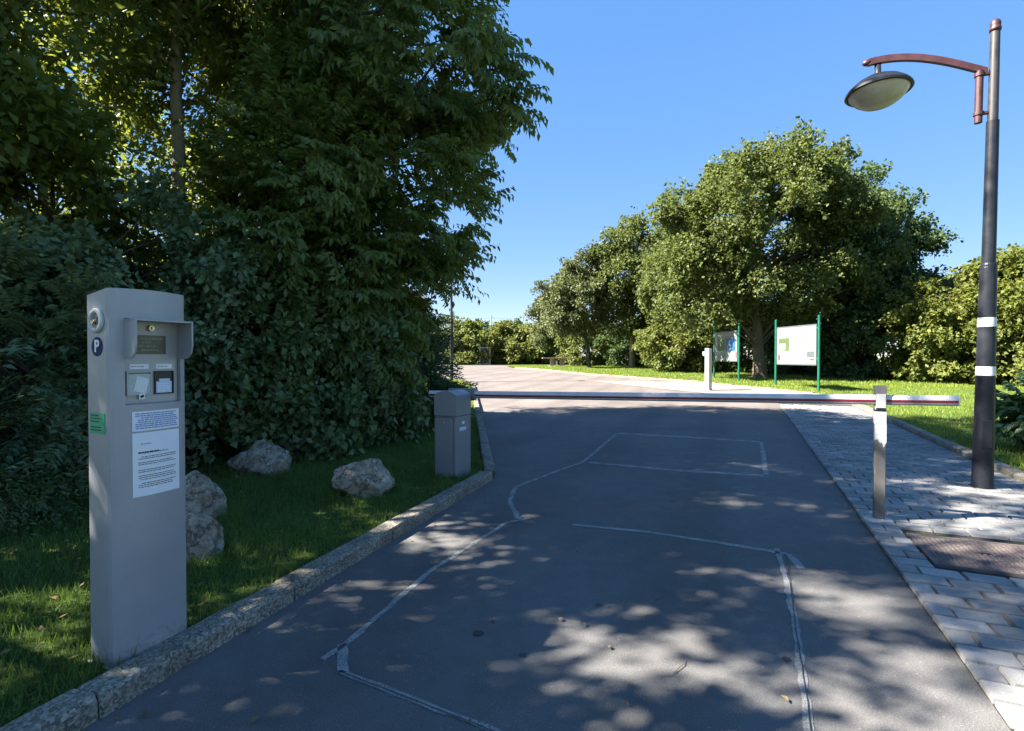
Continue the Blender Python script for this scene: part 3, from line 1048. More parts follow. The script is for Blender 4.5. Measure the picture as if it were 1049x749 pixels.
obj('peeling_sticker', bm, M['peel'], rp)
bm = bmesh.new()
lathe(bm, [(.115, -.01), (.11, .008), (.08, .015), (.05, .018)], 22)
for v in bm.verts:
    f = 1 + .25 * math.sin(v.co.x * 31) * math.cos(v.co.y * 27); v.co.x *= f; v.co.y *= f
obj('cement_collar', bm, M['cement'], rp)

# chamber cover
c = lane((MH_U0 + MH_U1) / 2, (MH_V0 + MH_V1) / 2)
mh = empty('chamber_cover', (c[0], c[1], .004), yaw, 'rusty brown rectangular chamber cover set in the grey pavers', 'manhole cover')
LW, LU = MH_V1 - MH_V0 - .02, MH_U1 - MH_U0 - .02
obj('plate', B((0, 0, .008), (LW - .05, LU - .05, .02)), M['rust'], mh)
bm = bmesh.new()
for s in (-1, 1):
    box(bm, (s * (LW / 2 - .012), 0, .009), (.024, LU, .026)); box(bm, (0, s * (LU / 2 - .012), .0095), (LW - .05, .024, .026))
obj('frame', bm, M['rust'], mh)
acc = Acc()
cv = np.array([(-.5, -.5, 0), (.5, -.5, 0), (.5, .5, 0), (-.5, .5, 0), (-.36, -.36, 1), (.36, -.36, 1), (.36, .36, 1), (-.36, .36, 1)], float)
cf = np.array([(4, 5, 6, 7), (0, 1, 5, 4), (1, 2, 6, 5), (2, 3, 7, 6), (3, 0, 4, 7)])
sx_ = .034
for i in range(int((LW - .07) / sx_)):
    for j in range(int((LU - .07) / sx_)):
        hv = (i + j) % 2
        V = cv * np.array([.028, .011, .006] if hv else [.011, .028, .006]) + np.array([-(LW - .07) / 2 + (i + .5) * sx_, -(LU - .07) / 2 + (j + .5) * sx_, .018])
        acc.add(V, cf)
tag(acc.build('tread_pattern', M['rust'], mh, False), kind='stuff')
for x_ in (-.12, .12):
    obj('key_hole', B((x_, .02, .022), (.07, .02, .008), .003), M['black'], mh)

# ------------------------------------------------------------------ near street lamp
lp = empty('street_lamp', (5.15, 5.86, .0), math.atan2(.40, -.917), 'black street lamp with white bands and maroon curved arm on the right pavers', 'street lamp')
LEAN = .012


def leaned(o):
    for v in o.data.vertices:
        v.co.y += -v.co.z * .0; v.co.x += -v.co.z * LEAN
    return o


# local +x points out over the lane
leaned(obj('pole', cyl(cyl(cyl(bmesh.new(), (0, 0, 0), (0, 0, 2.45), .096, .074, 32), (0, 0, 2.45), (0, 0, 4.0), .062, .056, 32), (0, 0, 2.42), (0, 0, 2.47), .076, .062, 32), M['lamp_black'], lp, False))
leaned(obj('upper_pole', cyl(bmesh.new(), (0, 0, 4.0), (0, 0, 4.97), .047, .042, 32), M['lamp_grey'], lp))
for z in (1.30, 1.83):
    leaned(obj('reflective_band', cyl(bmesh.new(), (0, 0, z - .05), (0, 0, z + .05), .0985 - .009 * z, .0975 - .009 * z, 32), M['reflect'], lp))
leaned(obj('pole_cap', lathe(bmesh.new(), [(.050, 4.96), (.053, 4.99), (.045, 5.00), (.047, 5.02), (.048, 5.04), (.039, 5.07), (.02, 5.085), (.003, 5.09)], 24), M['lamp_red'], lp, True))
leaned(obj('access_door', B((.0, .089, .62), (.09, .012, .30), .004), M['lamp_black'], lp))
sleeve = leaned(obj('arm_sleeve', cyl(bmesh.new(), (.125, 0, 4.00), (.125, 0, 4.56), .036, .036, 20), M['lamp_red'], lp, False))
for z in (4.10, 4.52):
    leaned(obj('clamp', cyl(box(bmesh.new(), (.065, 0, z), (.12, .05, .03), .004), (.125, 0, z - .018), (.125, 0, z + .018), .046, .046, 20), M['lamp_red'], lp))
ts = np.linspace(0, 1, 18)
path = np.stack([.06 + 1.10 * ts, 0 * ts, 4.54 + .34 * np.sin(ts * PI * .56)], -1)
V, Fq = tube_np(path, .032, 10)
bma = bmesh.new()
hgt = .036
sec = [(-.026, -hgt), (.026, -hgt), (.026, hgt), (-.026, hgt)]
rings = []
for p in path: rings.append([bma.verts.new((p[0], y_, p[2] + z_)) for y_, z_ in sec])
for a, b in zip(rings, rings[1:]):
    for i in range(4): bma.faces.new((a[i], a[(i + 1) % 4], b[(i + 1) % 4], b[i]))
bma.faces.new(list(reversed(rings[0]))); bma.faces.new(rings[-1])
bmesh.ops.recalc_face_normals(bma, faces=bma.faces)
armo = leaned(obj('bracket_arm', bma, M['lamp_red'], lp))
hx, hz_ = 1.05, 4.51
TILT = Matrix.Translation((hx, 0, hz_)) @ Matrix.Rotation(R(3), 4, Vector((math.cos(.62), math.sin(.62), 0)))
leaned(obj('finial', lathe(bmesh.new(), [(.004, -.05), (.03, -.03), (.036, 0), (.03, .03), (.004, .05)], 16, Matrix.Translation((1.17, 0, float(path[-1][2]))) @ Matrix.Rotation(PI / 2, 4, 'Y')), M['lamp_red'], armo, True))
head = leaned(obj('lamp_head', lathe(bmesh.new(), [(.325, -.005), (.335, 0), (.33, .022), (.30, .06), (.23, .12), (.15, .165), (.08, .185), (.045, .195), (.032, .22), (.032, .36)], 48, TILT), M['lamp_black'], lp, True))
leaned(obj('lens_bowl', lathe(bmesh.new(), [(.02, -.17), (.09, -.163), (.17, -.135), (.235, -.09), (.28, -.04), (.305, .0), (.30, .01)], 48, TILT), M['lens'], head, True))
leaned(obj('rim', lathe(bmesh.new(), [(.307, .004), (.307, -.008), (.33, -.008), (.338, .002)], 48, TILT), M['lamp_grey'], head, True))
obj('base_flange', lathe(bmesh.new(), [(.125, .0), (.125, .012), (.10, .02), (.096, .03)], 28), M['lamp_black'], lp)

# far lamp
fx, fy = -2.95, 26.2
fz = float(lawn_z(fx, fy))
fl = empty('street_lamp', (fx, fy, fz), R(15), 'thin dark distant street lamp beside the left car park edge', 'street lamp')
obj('pole', cyl(cyl(bmesh.new(), (0, 0, 0), (0, 0, 2.9), .085, .08, 14), (0, 0, 2.9), (0, 0, 5.85), .06, .05, 14), M['farpole'], fl)
obj('bracket_arm', cyl(bmesh.new(), (0, 0, 5.8), (.30, 0, 5.9), .03, .03, 8), M['farpole'], fl)
obj('lamp_head', lathe(bmesh.new(), [(.2, 0), (.21, .02), (.15, .07), (.05, .1)], 20, Matrix.Translation((.32, 0, 5.78))), M['farpole'], fl)
obj('camera_box', B((.1, 0, 4.3), (.22, .1, .12), .02), M['farpole'], fl)


# ------------------------------------------------------------------ information boards
def info_board(A, E_, top, p0, p1, label, kind):
    A, E_ = np.array(A, float), np.array(E_, float)
    d = E_ - A; L = np.hypot(*d)
    c = (A + E_) / 2
    z = float(lawn_z(c[0], c[1]))
    t = empty('information_board', (c[0], c[1], z), math.atan2(d[1], d[0]), label, 'notice board', 'information boards on the right lawn')
    for s in (-1, 1):
        po = obj('post', cyl(bmesh.new(), (s * L / 2, 0, -.2), (s * L / 2, 0, top), .048, .048, 18), M['green_post'], t)
        obj('post_cap', lathe(bmesh.new(), [(.052, top - .01), (.052, top + .015), (.03, top + .035), (.005, top + .04)], 16, Matrix.Translation((s * L / 2, 0, 0))), M['green_post'], po)
        for zz in (p0 + .25, p1 - .15):
            obj('bracket', B((s * (L / 2 - .06), -.01, zz), (.16, .05, .07), .01), M['green_post'], po)
    w = L / 2 - .10
    pn = obj('panel', B((0, 0, (p0 + p1) / 2), (2 * w, .05, p1 - p0), .008), M['board'], t)
    bz = bmesh.new()
    for s in (-1, 1):
        box(bz, (s * (w - .02), 0, (p0 + p1) / 2), (.045, .062, p1 - p0 + .02)); box(bz, (0, 0, (p0 + p1) / 2 + s * ((p1 - p0) / 2 - .015)), (2 * w - .05, .060, .05))
    obj('frame', bz, M['bgrey'], t)
    y0 = -.0275

    def patch(x0, x1, z0, z1, m, nm='map', dy=.0):
        return obj(nm, slab(bmesh.new(), -w + 2 * w * x0, -w + 2 * w * x1, p0 + (p1 - p0) * z0, p0 + (p1 - p0) * z1, y0 - .002 - dy, y0 + .004), M[m], pn)
    bmp = bmesh.new(); rp_ = random.Random(kind)
    for (u0, u1, v0, v1, n_) in (((.50, .92, .78, .83, 2), (.12, .46, .77, .82, 2), (.22, .48, .11, .23, 4), (.14, .46, .38, .72, 6)) if kind == 0 else ((.38, .92, .40, .86, 13), (.14, .72, .09, .29, 6), (.08, .33, .73, .86, 4))):
        for q in range(n_):
            zc = p0 + (p1 - p0) * (v0 + (v1 - v0) * (q + .5) / n_); uu = u0
            while uu < u1 - .02:
                du = rp_.uniform(.02, .09)
                slab(bmp, -w + 2 * w * uu, -w + 2 * w * min(uu + du, u1), zc - .010, zc + .010, y0 - .0075, y0 - .0065)
                uu += du + .012
    tag(obj('printed_text', bmp, M['bgrey'], pn), kind='stuff')
    if kind == 0:
        patch(.05, .95, .30, .84, 'bpaper', 'poster'); patch(.14, .48, .36, .74, 'bgreen', 'map', .002); patch(.50, .92, .34, .76, 'bblue', 'map', .002)
        for q in range(4): patch(.55 + .03 * (q % 2), .80, .40 + q * .08, .43 + q * .08, 'bgrey', 'map', .004)
        patch(.93, .97, .12, .30, 'bred', 'map', .002); patch(.2, .5, .1, .24, 'bpaper', 'leaflet', .002); patch(.6, .75, .1, .22, 'bpaper', 'leaflet', .002)
    else:
        patch(.06, .94, .32, .88, 'bpaper', 'poster'); patch(.06, .34, .36, .70, 'bgreen', 'map', .002); patch(.07, .24, .38, .56, 'bpaper', 'map', .004)
        patch(.04, .10, .12, .26, 'bred', 'map', .002); patch(.86, .94, .12, .16, 'bred', 'map', .002); patch(.78, .95, .2, .34, 'bgrey', 'map', .003); patch(.12, .74, .08, .30, 'bpaper', 'leaflet', .002)
    return t


info_board((10.62, 28.2), (10.86, 25.7), 2.72, .92, 2.42, 'left, smaller looking information board with green and blue map, behind the pay machine', 0)
info_board((11.35, 23.1), (11.66, 20.4), 2.86, .98, 2.55, 'right, nearer information board on green posts with a mostly white panel', 1)

# ------------------------------------------------------------------ picnic table
tb = empty('picnic_table', (3.75, 44.5, float(lawn_z(3.75, 44.5)) - .03), R(4), 'tan wooden picnic table with two stone pedestals on the far lawn', 'table')
for i in range(4):
    obj('plank', B((0, -.27 + i * .18, .74), (2.5, .17, .07), .008), M['wood'], tb)
for s in (-.42, .42):
    pe = obj('pedestal', B((s, 0, .36), (.30, .6, .70), .03), M['stone'], tb)
    obj('foot', B((s, 0, .04), (.5, .8, .12), .02), M['stone'], pe)
obj('cross_beam', B((0, 0, .68), (1.6, .12, .06), .006), M['wood'], tb)


# ------------------------------------------------------------------ boulders
def boulder(px_loc, size, rz, seed, label):
    r = np.random.default_rng(seed)
    bm = bmesh.new()
    bmesh.ops.create_icosphere(bm, subdivisions=5, radius=1.0)
    V = np.array([v.co for v in bm.verts])
    for i in range(24):
        n = r.normal(size=3); n[2] = abs(n[2]) * .8 if r.random() < .7 else n[2]
        n /= np.linalg.norm(n)
        d = r.uniform(.5, .84)
        q = V @ n - d
        V -= np.where(q > 0, q * .93, 0)[:, None] * n
    for sc_, am in ((2.3, .08), (5.1, .05), (11.7, .030), (21., .018), (37., .010)):
        ph = r.uniform(0, 6, 9)
        w = np.sin(V[:, 0] * sc_ + ph[0] + 1.3 * np.sin(V[:, 1] * sc_ + ph[3])) * np.sin(V[:, 1] * sc_ * 1.1 + ph[1] + np.sin(V[:, 2] * sc_ + ph[4])) * np.sin(V[:, 2] * sc_ * .9 + ph[2] + V[:, 0] * 2)
        V *= (1 + am * w * 1.6)[:, None]
    V *= np.array(size)[None] / 2 * 1.22
    for v, c_ in zip(bm.verts, V): v.co = c_
    x, y = px_loc
    z = float(lawn_z(x, y)) + size[2] * .30
    o = obj('boulder', bm, M['rock'], None, True)
    o.location = (x, y, z); o.rotation_euler = (r.uniform(-.1, .1), r.uniform(-.1, .1), rz)
    return tag(o, label, 'boulder', 'boulders on the left lawn')


boulder((-1.5, 5.42), (.72, .50, .47), .2, 11, 'pale angular boulder alone on the lawn, nearest the barrier cabinet')
boulder((-3.0, 6.45), (.68, .50, .50), -.3, 23, 'tan boulder at the foot of the dark thicket, farthest from the road')
boulder((-2.74, 4.68), (.42, .42, .48), .9, 31, 'upper of two boulders showing behind the pay machine')
boulder((-2.25, 3.76), (.36, .34, .44), 1.7, 47, 'lower, whiter of two boulders right behind the pay machine')

# ------------------------------------------------------------------ distant net, mast and gate
nz = .6
for k, (px, nm) in enumerate(((435, 0), (503, 1), (560, 1))):
    pass
nf = empty('ball_net', (-4, 70, nz), 0, 'thin tall netting posts with a top wire beyond the far trees', 'fence')
for x_ in (-18, -11, -4 + .25, 1.3, 6):
    obj('post', cyl(bmesh.new(), (x_ + 4 - 4 + .0, 0, 0), (x_ + 0, 0, 6.4), .09, .07, 8), M['galv'], nf)
for zz in (5.95, 5.0):
    obj('wire', cyl(bmesh.new(), (-30, 0, zz), (12, 0, zz), .03, .03, 5), M['galv'], nf)
fm = empty('floodlight_mast', (-13.4, 82, nz), 0, 'pale distant floodlight mast rising behind the feathery shrub', 'floodlight')
obj('mast', cyl(bmesh.new(), (0, 0, 0), (0, 0, 10.2), .12, .08, 10), M['galv'], fm)
obj('crossbar', B((0, 0, 10.1), (1.4, .1, .1)), M['galv'], fm)
for s in (-.6, .6): obj('floodlight', B((s, -.1, 9.95), (.4, .25, .35), .03), M['galv'], fm)
gt = empty('gate', (-2.95, 58.6, .62), 0, 'pale metal gate in the gap between the far trees', 'gate')
M['galv'] = M['white']
for s in (-.55, .55): obj('gate_post', B((s, 0, 1.0), (.08, .08, 2.0), .01), M['galv'], gt)
for i in range(7): obj('bar', cyl(bmesh.new(), (-.42 + i * .14, 0, .1), (-.42 + i * .14, 0, 1.9), .014, .014, 6), M['galv'], gt)
for zz in (.12, 1.0, 1.88): obj('rail', B((0, 0, zz), (1.0, .03, .04)), M['galv'], gt)


# ------------------------------------------------------------------ foliage
def spray_templates(kind, nvar=7, seed=0):
    """leafy twigs along +x: leaf base points, directions, normals, sizes"""
    out = []
    r = np.random.default_rng(seed + 100)
    for _ in range(nvar):
        P, D, Nn, Sz = [], [], [], []
        if kind == 'droop':      # long leaves hanging from a level twig
            stems = [(0, 0, 1.0)] + [(r.uniform(.1, .6), s * r.uniform(.5, .9), r.uniform(.35, .6)) for s in (-1, 1, -1, 1)]
            for (s0, ang, L) in stems:
                n = int(13 * L) + 2
                for i in range(n):
                    t = (i + .6) / n * L
                    p = np.array([s0 + t * math.cos(ang), t * math.sin(ang), -.10 * t * t + r.normal(0, .01)])
                    sd = (-1) ** i
                    d = np.array([.55 * math.cos(ang) - sd * .6 * math.sin(ang), .55 * math.sin(ang) + sd * .6 * math.cos(ang), -.55]) + r.normal(0, .22, 3)
                    P.append(p); D.append(d); Nn.append(np.array([0, 0, 1.]) + r.normal(0, .45, 3)); Sz.append(r.uniform(.75, 1.2))
        elif kind == 'pinnate':  # ladder of leaflets on arching stalks (elder, locust)
            for s in range(4):
                ang = r.uniform(-.8, .8)
                L = r.uniform(.6, 1.)
                for i in range(8):
                    t = (i + 1) / 8 * L
                    for sd in (-1, 1):
                        p = np.array([t * math.cos(ang), t * math.sin(ang), .18 * t - .35 * t * t + .05 * s])
                        d = np.array([.35 * math.cos(ang) - sd * math.sin(ang), .35 * math.sin(ang) + sd * math.cos(ang), -.25]) + r.normal(0, .12, 3)
                        P.append(p); D.append(d); Nn.append(np.array([0, 0, 1.]) + r.normal(0, .2, 3)); Sz.append(r.uniform(.8, 1.15))
        elif kind == 'feather':  # fine needles on arching stems
            for s in range(3):
                ang = r.uniform(-.5, .5)
                for i in range(20):
                    t = (i + 1) / 20
                    sd = (-1) ** i
                    p = np.array([t * math.cos(ang), t * math.sin(ang), -.25 * t * t + .04 * s])
                    d = np.array([.8, sd * .7, r.uniform(-.4, .3)]) + r.normal(0, .15, 3)
                    P.append(p); D.append(d); Nn.append(np.array([0, 0, 1.]) + r.normal(0, .5, 3)); Sz.append(r.uniform(.7, 1.2))
        else:                    # bushy: leaves in every direction, tilted to the light
            for i in range(30):
                t = r.uniform(0, 1)
                p = np.array([t, r.normal(0, .24) * (1.1 - .5 * t), r.normal(0, .17)])
                d = np.array([.5, 0, -.25]) + r.normal(0, .75, 3)
                P.append(p); D.append(d); Nn.append(np.array([.1, 0, .8]) + r.normal(0, .6, 3)); Sz.append(r.uniform(.65, 1.25))
        D = np.array(D); D /= np.linalg.norm(D, axis=1, keepdims=True)
        Nn = np.array(Nn); Nn -= (Nn * D).sum(1, keepdims=True) * D
        Nn /= np.linalg.norm(Nn, axis=1, keepdims=True) + 1e-9
        out.append((np.array(P), D, Nn, np.array(Sz)))
    return out


TPL = {k: spray_templates(k, 7, i) for i, k in enumerate(('droop', 'pinnate', 'feather', 'bush'))}


def leaves(C, D, kind, slen, lsize, lasp, r, roll=.5):
    """place twigs at C pointing along D -> triangles of all their leaves"""
    n = len(C)
    X = D / (np.linalg.norm(D, axis=1, keepdims=True) + 1e-9)
    up = np.tile(np.array([0, 0, 1.]), (n, 1)) + r.normal(0, roll * .5, (n, 3))
    Y = np.cross(up, X); Y /= np.linalg.norm(Y, axis=1, keepdims=True) + 1e-9
    Z = np.cross(X, Y)
    Rm = np.stack([X, Y, Z], -1)
    which = r.integers(0, len(TPL[kind]), n)
    sl = slen * r.uniform(.7, 1.3, n)
    Vs = []
    for k, (P, Dl, Nl, Sz) in enumerate(TPL[kind]):
        ix = np.where(which == k)[0]
        if not len(ix): continue
        Rk = Rm[ix]
        p = np.einsum('nij,mj->nmi', Rk, P) * sl[ix][:, None, None] + C[ix][:, None, :]
        d = np.einsum('nij,mj->nmi', Rk, Dl)
        nn = np.einsum('nij,mj->nmi', Rk, Nl)
        s = np.cross(nn, d)
        L = (Sz[None, :] * lsize * r.uniform(.85, 1.15, (len(ix), 1)))[..., None]
        W = L * lasp * .5
        a = p
        tip = p + d * L - nn * L * .12
        b = p + d * L * .45 + s * W + nn * L * .09
        c_ = p + d * L * .45 - s * W + nn * L * .09
        Vs.append(np.stack([a, b, tip, c_], 2).reshape(-1, 3))
    V = np.concatenate(Vs)
    q = np.arange(len(V) // 4)[:, None] * 4
    Fq = np.concatenate([q + np.array([[0, 1, 2]]), q + np.array([[0, 2, 3]])], 1).reshape(-1, 3)
    return V, Fq


def in_blobs(blobs, n, r, shell=.45):
    """points spread in ellipsoids (cx, cy, cz, rx, ry, rz, weight) and the outward direction there"""
    w = np.array([b[6] for b in blobs], float); w /= w.sum()
    k = r.choice(len(blobs), n, p=w)
    bl = np.array([b[:6] for b in blobs], float)[k]
    d = r.normal(size=(n, 3)); d /= np.linalg.norm(d, axis=1, keepdims=True)
    rad = (shell ** 3 + (1 - shell ** 3) * r.uniform(0, 1, n)) ** (1 / 3)
    lump = 1 + .13 * np.sin(d[:, 0] * 5 + bl[:, 0]) * np.sin(d[:, 1] * 4 + 2) + .12 * np.sin(d[:, 2] * 7 + bl[:, 1])
    P = bl[:, :3] + d * bl[:, 3:] * (rad * lump)[:, None]
    o = d * bl[:, 3:]; o /= np.linalg.norm(o, axis=1, keepdims=True)
    return P, o


def tree(name, label, cat, base, blobs, ncl, per, kind, lm, bm_, trunk_r=.12, trunk_top=None, lean=(0, 0), seed=1, slen=.7, lsize=.1, lasp=.5,
         clr=.55, grav=-.1, stems=1, group=None, shell=.45, zmin=.1, outw=1.0, bias=(0, 0, 0), side=6):
    r = np.random.default_rng(seed)
    bx, by = base
    bz = float(lawn_z(bx, by)) - .05
    root = empty(name, (bx, by, bz), 0, label, cat, group)
    bl = np.array(blobs)
    top = trunk_top or float((bl[:, 2] + bl[:, 5] * .6).max())
    tk = Acc()
    spines = []
    for s in range(stems):
        t = np.linspace(0, 1, 12)
        dx, dy = (lean if s == 0 else (lean[0] + r.normal(0, .16) * top, lean[1] + r.normal(0, .10) * top))
        wob = r.normal(0, .012 * top, (12, 2)).cumsum(0) * .5; wob[0] = 0
        P = np.stack([dx * t ** 1.3 + wob[:, 0] * t + (r.normal(0, .15) if s else 0), dy * t ** 1.3 + wob[:, 1] * t + (r.normal(0, .15) if s else 0), top * t], -1)
        rad = trunk_r * (1 if s == 0 else .7) * (1 - .86 * t) * (1 + .35 * np.exp(-t * 22))
        tk.add(*tube_np(P, rad, 10 if trunk_r > .05 else 6))
        spines.append(P)
    tk.build('trunk', M[bm_], root)
    C, O = in_blobs(blobs, ncl, r, shell)
    ok = C[:, 2] > zmin
    C, O = C[ok], O[ok]
    br = Acc()
    for c_ in C[: min(len(C), 150)]:
        P = spines[r.integers(0, stems)]
        hd_ = np.hypot(*(c_[:2] - np.interp(c_[2], P[:, 2], P[:, 0]) * np.array([1, 0])))
        za = np.clip(c_[2] - hd_ * r.uniform(.35, .8), top * .12, top * .97)
        a = np.array([np.interp(za, P[:, 2], P[:, 0]), np.interp(za, P[:, 2], P[:, 1]), za])
        m = (a + c_) / 2 + np.array([0, 0, .10 * np.linalg.norm(c_ - a)]) + r.normal(0, .06, 3) * np.linalg.norm(c_ - a)
        t = np.linspace(0, 1, 7)[:, None]
        Q = (1 - t) ** 2 * a + 2 * t * (1 - t) * m + t * t * c_
        r0 = min(trunk_r * .42, .012 + .011 * np.linalg.norm(c_ - a))
        br.add(*tube_np(Q, r0 * (1 - .85 * t[:, 0]), 5))
    br.build('branches', M[bm_], root)
    n = len(C) * per
    i = np.repeat(np.arange(len(C)), per)
    off = r.normal(0, 1, (n, 3)); off *= clr * r.uniform(.2, 1, (n, 1)) / (np.linalg.norm(off, axis=1, keepdims=True) + 1e-9)
    off[:, 2] *= .65
    D = O[i] * outw + off / clr * .8 + r.normal(0, .35, (n, 3)) + np.array([0, 0, grav]) + np.array(bias)
    Pn = C[i] + off
    k2 = Pn[:, 2] > zmin * .5
    V, Fq = leaves(Pn[k2], D[k2], kind, slen, lsize, lasp, r)
    V[:, 2] = np.maximum(V[:, 2], .03)
    crown = np_obj('crown', V, Fq, M[lm], root)
    return root


def bl(cx, cy, cz, rx, ry, rz, w=1.0): return (cx, cy, cz, rx, ry, rz, w)


# ---- left thicket: trees
G_L = 'trees of the left thicket'
tree('cherry_tree', 'overhanging broadleaf tree whose drooping leafy branches reach over the lane', 'tree', (-3.7, 9.6),
     [bl(1.1, -.5, 7.0, 2.0, 2.3, 2.6, 2.2), bl(2.15, -.9, 6.3, 1.7, 1.8, 1.35, 1.5), bl(1.7, -.5, 4.4, 1.4, 1.7, 1.3, 1.2), bl(1.0, -.3, 3.2, 1.6, 1.7, 1.2, .9), bl(.3, -.9, 4.6, 1.1, 1.2, 1.5, 1.0), bl(.4, -.2, 10.0, 2.4, 2.4, 1.8, 1.5)],
     200, 10, 'droop', 'lf_left', 'bark', .17, 10.0, (.5, -.2), 11, .66, .135, .42, .42, -.12, bias=(.25, 0, 0), group=G_L, shell=.6)
tree('slender_tree', 'slender tree with a bare tan lower trunk, above the pay machine', 'tree', (-5.15, 8.2),
     [bl(-.2, 0, 8.3, 1.8, 1.8, 2.0, 1.1), bl(.2, -.6, 10.9, 2.1, 2.6, 1.5, 1.8)],
     120, 9, 'bush', 'lf_left2', 'bark_tan', .15, 10.0, (.1, 0), 12, .6, .12, .6, .5, -.1, group=G_L)
tree('thicket_tree', 'dark trunked tree rising between the slender tree and the overhanging one', 'tree', (-4.75, 10.2),
     [bl(0, 0, 5.9, 1.7, 1.8, 2.4, 1.5), bl(.2, 0, 10.0, 2.0, 2.0, 1.5, 2.0)],
     105, 9, 'droop', 'lf_left', 'bark', .12, 10.0, (0, .1), 13, .6, .13, .46, .45, -.1, group=G_L)
tree('thicket_tree', 'yellow green leafy tree at the far left edge above the bluish shrub', 'tree', (-7.6, 6.6),
     [bl(.2, 0, 6.4, 2.2, 2.0, 2.6, 1.6), bl(.5, .2, 3.8, 2.2, 1.8, 1.5, 1.4), bl(1.0, -.3, 5.2, 1.5, 1.3, 1.3, .8), bl(.2, .2, 10.6, 2.5, 2.6, 2.2, 1.4), bl(.8, -1.7, 8.6, 2.2, 1.9, 2.0, 1.4)],
     210, 10, 'bush', 'lf_left2', 'bark', .14, 9.6, (.3, 0), 14, .6, .125, .6, .5, -.1, group=G_L)
tree('thicket_tree', 'tall broad tree at the back of the left thicket', 'tree', (-9.8, 11.2),
     [bl(0, 0, 5.0, 3.4, 2.6, 3.0, .9), bl(.6, 0, 10.6, 2.8, 2.2, 2.2, 1.5)],
     125, 9, 'bush', 'lf_left2', 'bark', .22, 10.5, (.3, 0), 15, .75, .14, .6, .65, -.1, group=G_L)
tree('thicket_tree', 'rear thicket tree half hidden behind the overhanging branches', 'tree', (-5.4, 12.2),
     [bl(.2, -.4, 5.6, 2.4, 1.9, 3.0, .6), bl(0, 0, 9.6, 2.3, 1.7, 1.9, 1.3)],
     105, 9, 'bush', 'lf_left2', 'bark', .18, 10.0, (.2, 0), 16, .75, .14, .55, .6, -.1, group=G_L)
# out of frame on the left: the trees whose shadows fall over the near lane
tree('thicket_tree', 'leafy tree left of the camera, whose shade dapples the near lane', 'tree', (-8.2, 2.6),
     [bl(.2, .1, 5.7, 2.8, 2.6, 2.5, 2.4), bl(.3, 1.2, 11.0, 2.6, 2.9, 2.0, 1.3)],
     150, 12, 'bush', 'lf_left2', 'bark', .17, 9.4, (.2, 0), 17, .55, .125, .65, .42, -.1, group=G_L)
tree('thicket_tree', 'loose crowned tree behind the camera on the left side', 'tree', (-8.6, -1.6),
     [bl(.2, 0, 6.2, 2.4, 2.4, 2.6, 2), bl(0, .2, 8.8, 1.8, 1.8, 1.5, .7)],
     66, 11, 'bush', 'lf_left2', 'bark', .17, 9.2, (.1, 0), 18, .6, .125, .65, .5, -.1, group=G_L)

for k, (b_, bb, lb) in enumerate((
        ((-3.1, 7.5), [bl(0, 0, 3.3, .9, .7, 1.2, 1), bl(.4, 0, 4.4, .7, .6, .8, .5)], 'young drooping sapling between the tan boulder and the overhanging tree'),
        ((-2.7, 8.6), [bl(.1, 0, 2.9, .9, .8, 1.1, 1), bl(.4, -.2, 2.0, .8, .7, .8, .6)], 'young loose sapling above the ivy like shrub'),
        ((-6.0, 6.9), [bl(-.2, 0, 3.2, .9, .7, 1.1, 1), bl(-.6, 0, 4.3, .8, .7, .9, .7)], 'young loose sapling left of the slender tan trunk'),
        ((-2.95, 10.2), [bl(0, 0, 2.2, .9, .8, 1.0, 1)], 'young loose sapling just behind the barrier cabinet'))):
    tree('thicket_sapling', lb, 'sapling', b_, bb, 44, 7, 'droop', 'lf_left' if k != 2 else 'lf_left2', 'bark', .04, None, (.1, 0), 200 + k, .5, .12, .46, .3, -.15, 3, G_L, .3, .5)

# ---- left thicket: undergrowth
G_S = 'shrubs of the left thicket'
def shrub(label, base, blobs, ncl, per, kind, lm, seed, slen=.42, ls=.075, la=.62, grav=-.05, clr=.32, name='thicket_shrub', stems=4, cat='shrub', group=G_S, shell=.55, bark='bark', tr=.03, outw=1.0):
    ncl = int(ncl * .85); ls *= 1.06
    return tree(name, label, cat, base, blobs, ncl, per, kind, lm, bark, tr, None, (0, 0), seed, slen, ls, la, clr, grav, stems, group, shell, .08, outw)


shrub('bluish green pinnate shrub at the far left, beside the pay machine', (-4.7, 5.0), [bl(0, 0, 1.2, 1.1, .8, 1.0, 2), bl(-.7, -.2, 1.6, 1.0, .8, .8, 1)], 85, 7, 'pinnate', 'lf_blue', 51, .42, .085, .42, clr=.32)
shrub('low dark feathery shrub at the lower left corner of the thicket', (-4.75, 4.55), [bl(0, 0, .5, .9, .5, .55, 1), bl(-1.2, 0, .55, 1.0, .6, .6, 1)], 90, 7, 'feather', 'lf_shrub', 52, .36, .055, .28)
shrub('leafy shrub behind the pay machine reaching over its top', (-4.9, 6.6), [bl(.2, 0, 2.2, 1.4, 1.0, 1.0, 2), bl(0, 0, .9, 1.3, .8, .9, 1)], 110, 8, 'bush', 'lf_blue', 53, .42, .09, .6, clr=.27)
shrub('dark broadleaf shrub behind the tan boulder', (-3.7, 7.7), [bl(0, 0, 1.4, 1.1, .9, 1.4, 2), bl(.7, .2, .8, .8, .7, .8, 1)], 95, 9, 'bush', 'lf_shrub', 54, .38, .105, .7, clr=.27)
shrub('dark ivy like shrub in the middle of the thicket front', (-2.95, 9.0), [bl(0, 0, 1.5, 1.0, .9, 1.5, 2), bl(.4, -.2, .6, .8, .7, .6, 1)], 95, 9, 'bush', 'lf_shrub', 55, .38, .105, .7, clr=.27)
shrub('tall dark shrub filling the thicket behind the ivy like one', (-4.3, 9.8), [bl(0, 0, 1.7, 1.4, 1.0, 1.6, 2)], 75, 8, 'bush', 'lf_left', 56, .44, .11, .65)
